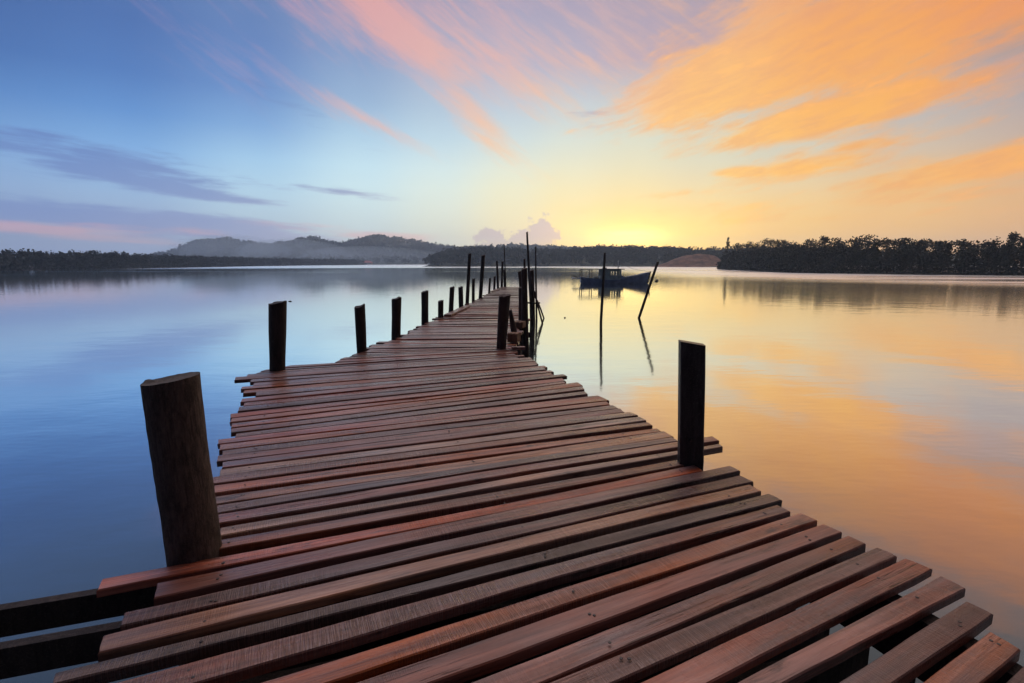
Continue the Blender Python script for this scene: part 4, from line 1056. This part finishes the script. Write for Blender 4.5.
# trees that stand out on the skyline of the right bank
def skyline_tree(x, y, H, rad, label, seed, spiky=False, group='trees standing out on the right bank skyline'):
    rg = random.Random(seed)
    root = empty('tree', (x, y, 0)); tag(root, label, 'tree', group)
    t = MB(); t.tube([(0, 0, -.1), (rg.uniform(-.2, .2), 0, H*.5), (rg.uniform(-.3, .3), 0, H*.93)], [.18, .13, .05], 7, .1, rg)
    for k in range(4):
        a = rg.uniform(0, 6.28); z = H*rg.uniform(.55, .8)
        t.tube([(0, 0, z), (rad*.7*math.cos(a), rad*.7*math.sin(a), z+H*.12)], [.07, .03], 5)
    t.build('trunk', M['bark'], root)
    lv = Leaves()
    if spiky:
        for k in range(6):
            z = H*(.5+.09*k); r = rad*(1-.13*k)
            lv.crown((0, 0, z), r, r, H*.07, 60, .5, rg, 4)
    else:
        lv.crown((0, 0, H*.80), rad*1.1, rad*1.1, H*.18, 360, .42, rg, 7)
        lv.crown((0, 0, H*.55), rad*.8, rad*.8, H*.16, 110, .5, rg, 4)
    lv.build('crown', M['leaf'], root)
def sky_at(px, toppx, D):
    """a tree D metres off whose bearing and height come from the survey of the bank"""
    return ((px-512)/505*D, D, EYE+(262.5-toppx)/505*D)
SURV = [(724, 237.5, 190, 1.6, True), (734, 241, 177, 2.0, False), (745, 240, 169, 2.2, False), (757, 239, 161, 2.0, False), (767, 236.5, 155, 2.6, False), (778, 238, 142, 2.2, False),
        (790, 240, 138, 2.4, False), (806, 236.5, 134, 2.6, False), (819, 233.5, 130, 1.6, False), (833, 236, 128, 2.3, False), (848, 236, 126, 2.2, False), (863, 233.5, 123, 2.3, False),
        (880, 236, 120, 2.6, False), (896, 236.5, 118, 2.4, False), (915, 238, 114, 2.4, False), (931, 238, 112, 2.3, False), (955, 236, 110, 2.4, False), (980, 237.5, 110, 2.0, False),
        (1003, 230, 108, 1.6, False), (1016, 235, 107, 1.6, False)]
SLAB = {0: 'spiky tree at the left end of the dark right bank wood', 8: 'narrow tree rising from the middle of the right bank skyline', 18: 'tallest tree with a round top on the right bank skyline'}
for i, (px, ty, D, rad, sp) in enumerate(SURV):
    x, y, H = sky_at(px, ty, D)
    skyline_tree(x, y, H, rad, SLAB.get(i, 'dark round tree standing a little above the right bank wood'), 200+i, sp)

# ------------------------------------------------------------------ air: haze and mist banks
def volume_material(name, density, color, aniso=0.2):
    m, nt, out = new_mat(name); g = N(nt)
    v = g.new('ShaderNodeVolumePrincipled')
    g.set(v.inputs['Color'], (*color, 1)); g.set(v.inputs['Density'], density); g.set(v.inputs['Anisotropy'], aniso)
    nt.links.new(v.outputs[0], out.inputs['Volume'])
    return m
HAZE = volume_material('pale_haze', HAZE_DENSITY, (.62, .80, 1.0), .5)
hz = MB().box(-1700, 1700, -120, 1650, -3.5, 80).build('haze', HAZE); tag(hz, kind='stuff')
MIST = volume_material('valley_mist', MIST_DENSITY, (.70, .87, 1.0), .5)
def mist(c, r, label):
    n, m = 28, 14; V = []; F = []
    for i in range(m+1):
        a = math.pi*i/m
        for k in range(n):
            b = 2*math.pi*k/n
            w = 1+.12*math.sin(3*b+c[0])*math.sin(a)+.08*math.sin(5*b+c[1])*math.sin(a)
            V.append((c[0]+r[0]*w*math.sin(a)*math.cos(b), c[1]+r[1]*w*math.sin(a)*math.sin(b), max(.4, c[2]+r[2]*math.cos(a))))
    for i in range(m):
        for k in range(n): F.append((i*n+k, (i+1)*n+k, (i+1)*n+(k+1) % n, i*n+(k+1) % n))
    tag(mesh('mist', V, F, MIST, None, True), label, kind='stuff')
mist((-440, 790, 16), (95, 45, 30), 'thin mist hanging across the far left hill')
mist((-345, 790, 14), (90, 50, 26), 'thin mist in the dip between the far hills')
mist((-225, 775, 6), (120, 45, 22), 'thin mist at the foot of the far hills')

# ------------------------------------------------------------------ sky
world = bpy.data.worlds.new('World'); sc.world = world; world.use_nodes = True
world.cycles.sampling_method = 'MANUAL'; world.cycles.sample_map_resolution = 512
nt = world.node_tree; nt.nodes.clear(); g = N(nt)
wout = nt.nodes.new('ShaderNodeOutputWorld')
tc = g.new('ShaderNodeTexCoord').outputs['Generated']
dirn = g.vm('NORMALIZE', tc)
sp = g.new('ShaderNodeSeparateXYZ'); g.set(sp.inputs[0], dirn)
zc = g.math('ABSOLUTE', sp.outputs[2])
cmb = g.new('ShaderNodeCombineXYZ')
g.set(cmb.inputs[0], sp.outputs[0]); g.set(cmb.inputs[1], sp.outputs[1]); g.set(cmb.inputs[2], g.math('MULTIPLY', zc, 2.2))
q = cmb.outputs[0]
AZ = g.math('MULTIPLY', g.math('ARCTAN2', sp.outputs[0], sp.outputs[1]), 180/math.pi)
ELV = g.math('MULTIPLY', g.math('ARCSINE', zc), 180/math.pi)
ELROOT = g.math('SQRT', g.math('DIVIDE', ELV, 90.))
ae = g.new('ShaderNodeCombineXYZ'); g.set(ae.inputs[0], AZ); g.set(ae.inputs[1], ELV)
def blend(cols, elev):
    """colour of the sky by elevation (one ramp per bearing), mixed between bearings"""
    acc = None; prev = None
    for az, cs in cols:
        r = g.new('ShaderNodeValToRGB'); r.color_ramp.interpolation = 'LINEAR'
        e = r.color_ramp.elements
        while len(e) < len(cs): e.new(.5)
        for i, (el, c) in enumerate(zip(elev, cs)):
            e[i].position = math.sqrt(el/90.)
        for i, c in enumerate(cs): e[i].color = (*c, 1)
        g.set(r.inputs[0], ELROOT)
        if acc is None: acc = r.outputs[0]
        else: acc = g.mix(g.rng(AZ, prev, az, smooth=True), acc, r.outputs[0])
        prev = az
    return acc
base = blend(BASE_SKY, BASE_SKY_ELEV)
ccol = blend(CLOUD_COL, CLOUD_COL_ELEV)

def patch_(az, el, saz, sel, rot=0.):
    """soft elliptical patch of sky around a bearing, tilted by rot"""
    mp = g.new('ShaderNodeMapping'); mp.vector_type = 'TEXTURE'
    g.set(mp.inputs['Vector'], ae.outputs[0]); g.set(mp.inputs['Location'], (az, el, 0)); g.set(mp.inputs['Rotation'], (0, 0, R(rot))); g.set(mp.inputs['Scale'], (saz*1.9, sel*1.9, 1))
    gt = g.new('ShaderNodeTexGradient'); gt.gradient_type = 'SPHERICAL'; g.set(gt.inputs[0], mp.outputs[0])
    return gt.outputs['Fac']
def lobe(az, el, saz, sel, rot=0.):
    mp = g.new('ShaderNodeMapping'); mp.vector_type = 'TEXTURE'
    g.set(mp.inputs['Vector'], ae.outputs[0]); g.set(mp.inputs['Location'], (az, el, 0)); g.set(mp.inputs['Rotation'], (0, 0, R(rot))); g.set(mp.inputs['Scale'], (saz, sel, 1))
    d = g.vm('DOT_PRODUCT', mp.outputs[0], mp.outputs[0])
    return g.math('EXPONENT', g.math('MULTIPLY', d, -1.))
def angular(rot, sx, sy, loc=(0, 0, 0)):
    """bearing / elevation space, turned and stretched so that cloud streaks run along one way"""
    mp = g.new('ShaderNodeMapping'); mp.vector_type = 'TEXTURE'
    g.set(mp.inputs['Vector'], ae.outputs[0]); g.set(mp.inputs['Location'], loc); g.set(mp.inputs['Rotation'], (0, 0, R(rot))); g.set(mp.inputs['Scale'], (sx, sy, 1))
    return mp.outputs[0]
wn = g.vm('SUBTRACT', g.noise(angular(0, 9, 5), 1, 3, .55, color=True), (.5, .5, .5))
def streaks(rot, sx, sy, loc, warp, detail=7, rough=.6):
    v = g.vm('ADD', angular(rot, sx, sy, loc), g.vm('SCALE', wn, sc_=warp))
    return g.noise(v, 1, detail, rough, 0.)
nR = streaks(13, 15, 4.2, (3, 1, 0), .9, 8, .62)
nL = streaks(-30, 15, 3.0, (11, 4, 0), .8, 7, .6)
nW = streaks(-3, 15, 1.5, (5, 2, 0), .7, 7, .58)
nF = streaks(15, 5.0, 1.0, (8, 3, 0), .7, 5, .64)
nW2 = streaks(-3, 4.5, .55, (4, 7, 0), .6, 5, .62)
nF2 = streaks(-32, 6.0, .8, (2, 9, 0), .8, 5, .64)
def total(lobes):
    t = None
    for a in lobes:
        l = patch_(*a[:5])
        t = g.math('MULTIPLY', l, a[5]) if t is None else g.math('MULTIPLY_ADD', l, a[5], t)
    return t
def cover(lobes, n, k, a, b, top=1.):
    t = total(lobes)
    m = g.rng(g.math('MULTIPLY_ADD', g.math('SUBTRACT', n, .5), k, t), a, b, 0., top)
    return g.math('MULTIPLY', m, g.rng(t, 0., .22))
m_lo = cover(LOW_LOBES, g.math('MULTIPLY_ADD', nW2, .45, g.math('MULTIPLY', nW, .55)), 4.2, .22, 1.1, .85)
m_pk = cover(PINK_LOBES, nW, 2.4, .25, .9, .55)
nR2 = g.math('MULTIPLY_ADD', nF, .42, g.math('MULTIPLY', nR, .58))
m_rt = cover(RIGHT_LOBES, nR2, 3.6, .18, 1.2, .97)
m_lf = cover(LEFT_LOBES, g.math('MULTIPLY_ADD', nF2, .42, g.math('MULTIPLY', nL, .58)), 2.8, .15, 1.4, .9)
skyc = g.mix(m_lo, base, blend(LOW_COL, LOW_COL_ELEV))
skyc = g.mix(m_pk, skyc, srgb(226, 168, 166))
skyc = g.mix(m_lf, skyc, ccol)
skyc = g.mix(m_rt, skyc, g.mix(g.rng(nF, .38, .68, 0, .6), ccol, g.mix(.6, ccol, srgb(196, 134, 108))))
skyc = g.mix(g.math('MULTIPLY', g.rng(nR2, .54, .64), g.math('MULTIPLY', m_rt, .5)), skyc, g.vm('MULTIPLY', ccol, (1.2, 1.22, .9)))
# heaped cumulus low over the ridge, left of the sun
cn = g.noise(angular(0, 1.7, 1.5, (1.3, .7, 0)), 1, 6, .6)
cum = g.math('MAXIMUM', g.math('MAXIMUM', lobe(3.0, 2.9, 2.4, 2.3, 20), lobe(1.2, 2.1, 3.0, 1.9, 0)), g.math('MULTIPLY', lobe(-2.0, 2.2, 2.6, 2.0, 0), .95))
m_cu = g.rng(g.math('ADD', cum, g.math('MULTIPLY', g.math('SUBTRACT', cn, .5), 2.0)), .46, .66)
m_cu = g.math('MULTIPLY', m_cu, g.rng(cum, .12, .4))
skyc = g.mix(g.math('MULTIPLY', m_cu, g.rng(ELV, 1.0, 3.2, .4, .95)), skyc, srgb(*CUMULUS))
# glow where the sun has just come up behind the trees
gl = g.math('MULTIPLY', lobe(12.8, 2.6, 3.4, 1.0, 0), g.rng(nW, .35, .62, .45, 1.2))
gl2 = lobe(13, 2.4, 8.5, 2.3, 0)
glow = g.vm('ADD', g.vm('SCALE', (1.0, .80, .30), sc_=g.math('MULTIPLY', gl, GLOW1)), g.vm('SCALE', (1.0, .56, .07), sc_=g.math('MULTIPLY', gl2, GLOW2)))
skyc = g.vm('ADD', skyc, glow)
SUN_AZ, SUN_EL = 13.2, 1.2
ns = g.new('ShaderNodeTexSky'); ns.sky_type = 'NISHITA'; ns.sun_disc = False
ns.sun_elevation = R(SUN_EL); ns.sun_rotation = R(SUN_AZ)
skyc = g.vm('ADD', skyc, g.vm('SCALE', ns.outputs[0], sc_=NISHITA))
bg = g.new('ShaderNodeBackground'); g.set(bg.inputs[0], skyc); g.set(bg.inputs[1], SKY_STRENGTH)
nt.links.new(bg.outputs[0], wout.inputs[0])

sun = bpy.data.lights.new('sun', 'SUN'); sun.energy = SUN_E; sun.angle = R(2); sun.color = (1, .62, .28)
so = bpy.data.objects.new('sun', sun); col.objects.link(so)
sd = Vector((math.sin(R(SUN_AZ))*math.cos(R(SUN_EL)), math.cos(R(SUN_AZ))*math.cos(R(SUN_EL)), math.sin(R(SUN_EL))))
so.rotation_euler = (-sd).to_track_quat('-Z', 'Y').to_euler(); so.location = (60, 260, 120)

# ------------------------------------------------------------------ camera and view
cam = bpy.data.cameras.new('camera'); co = bpy.data.objects.new('camera', cam); col.objects.link(co)
cam.sensor_width = 36; cam.lens = 36*505/1024; cam.clip_start = .05; cam.clip_end = 6000
co.location = (0, 0, EYE); co.rotation_euler = (R(90)-math.atan((341.5-263)/505), 0, 0)
sc.camera = co
sc.render.engine = 'CYCLES'
sc.view_settings.view_transform = 'Standard'; sc.view_settings.look = 'None'
sc.view_settings.exposure = EXPOSURE; sc.view_settings.gamma = 1
sc.cycles.use_denoising = True
sc.cycles.max_bounces = 8; sc.cycles.volume_bounces = 1; sc.cycles.diffuse_bounces = 3; sc.cycles.glossy_bounces = 4
sc.cycles.caustics_reflective = False
sc.cycles.sample_clamp_indirect = .8; sc.cycles.sample_clamp_direct = 3.0
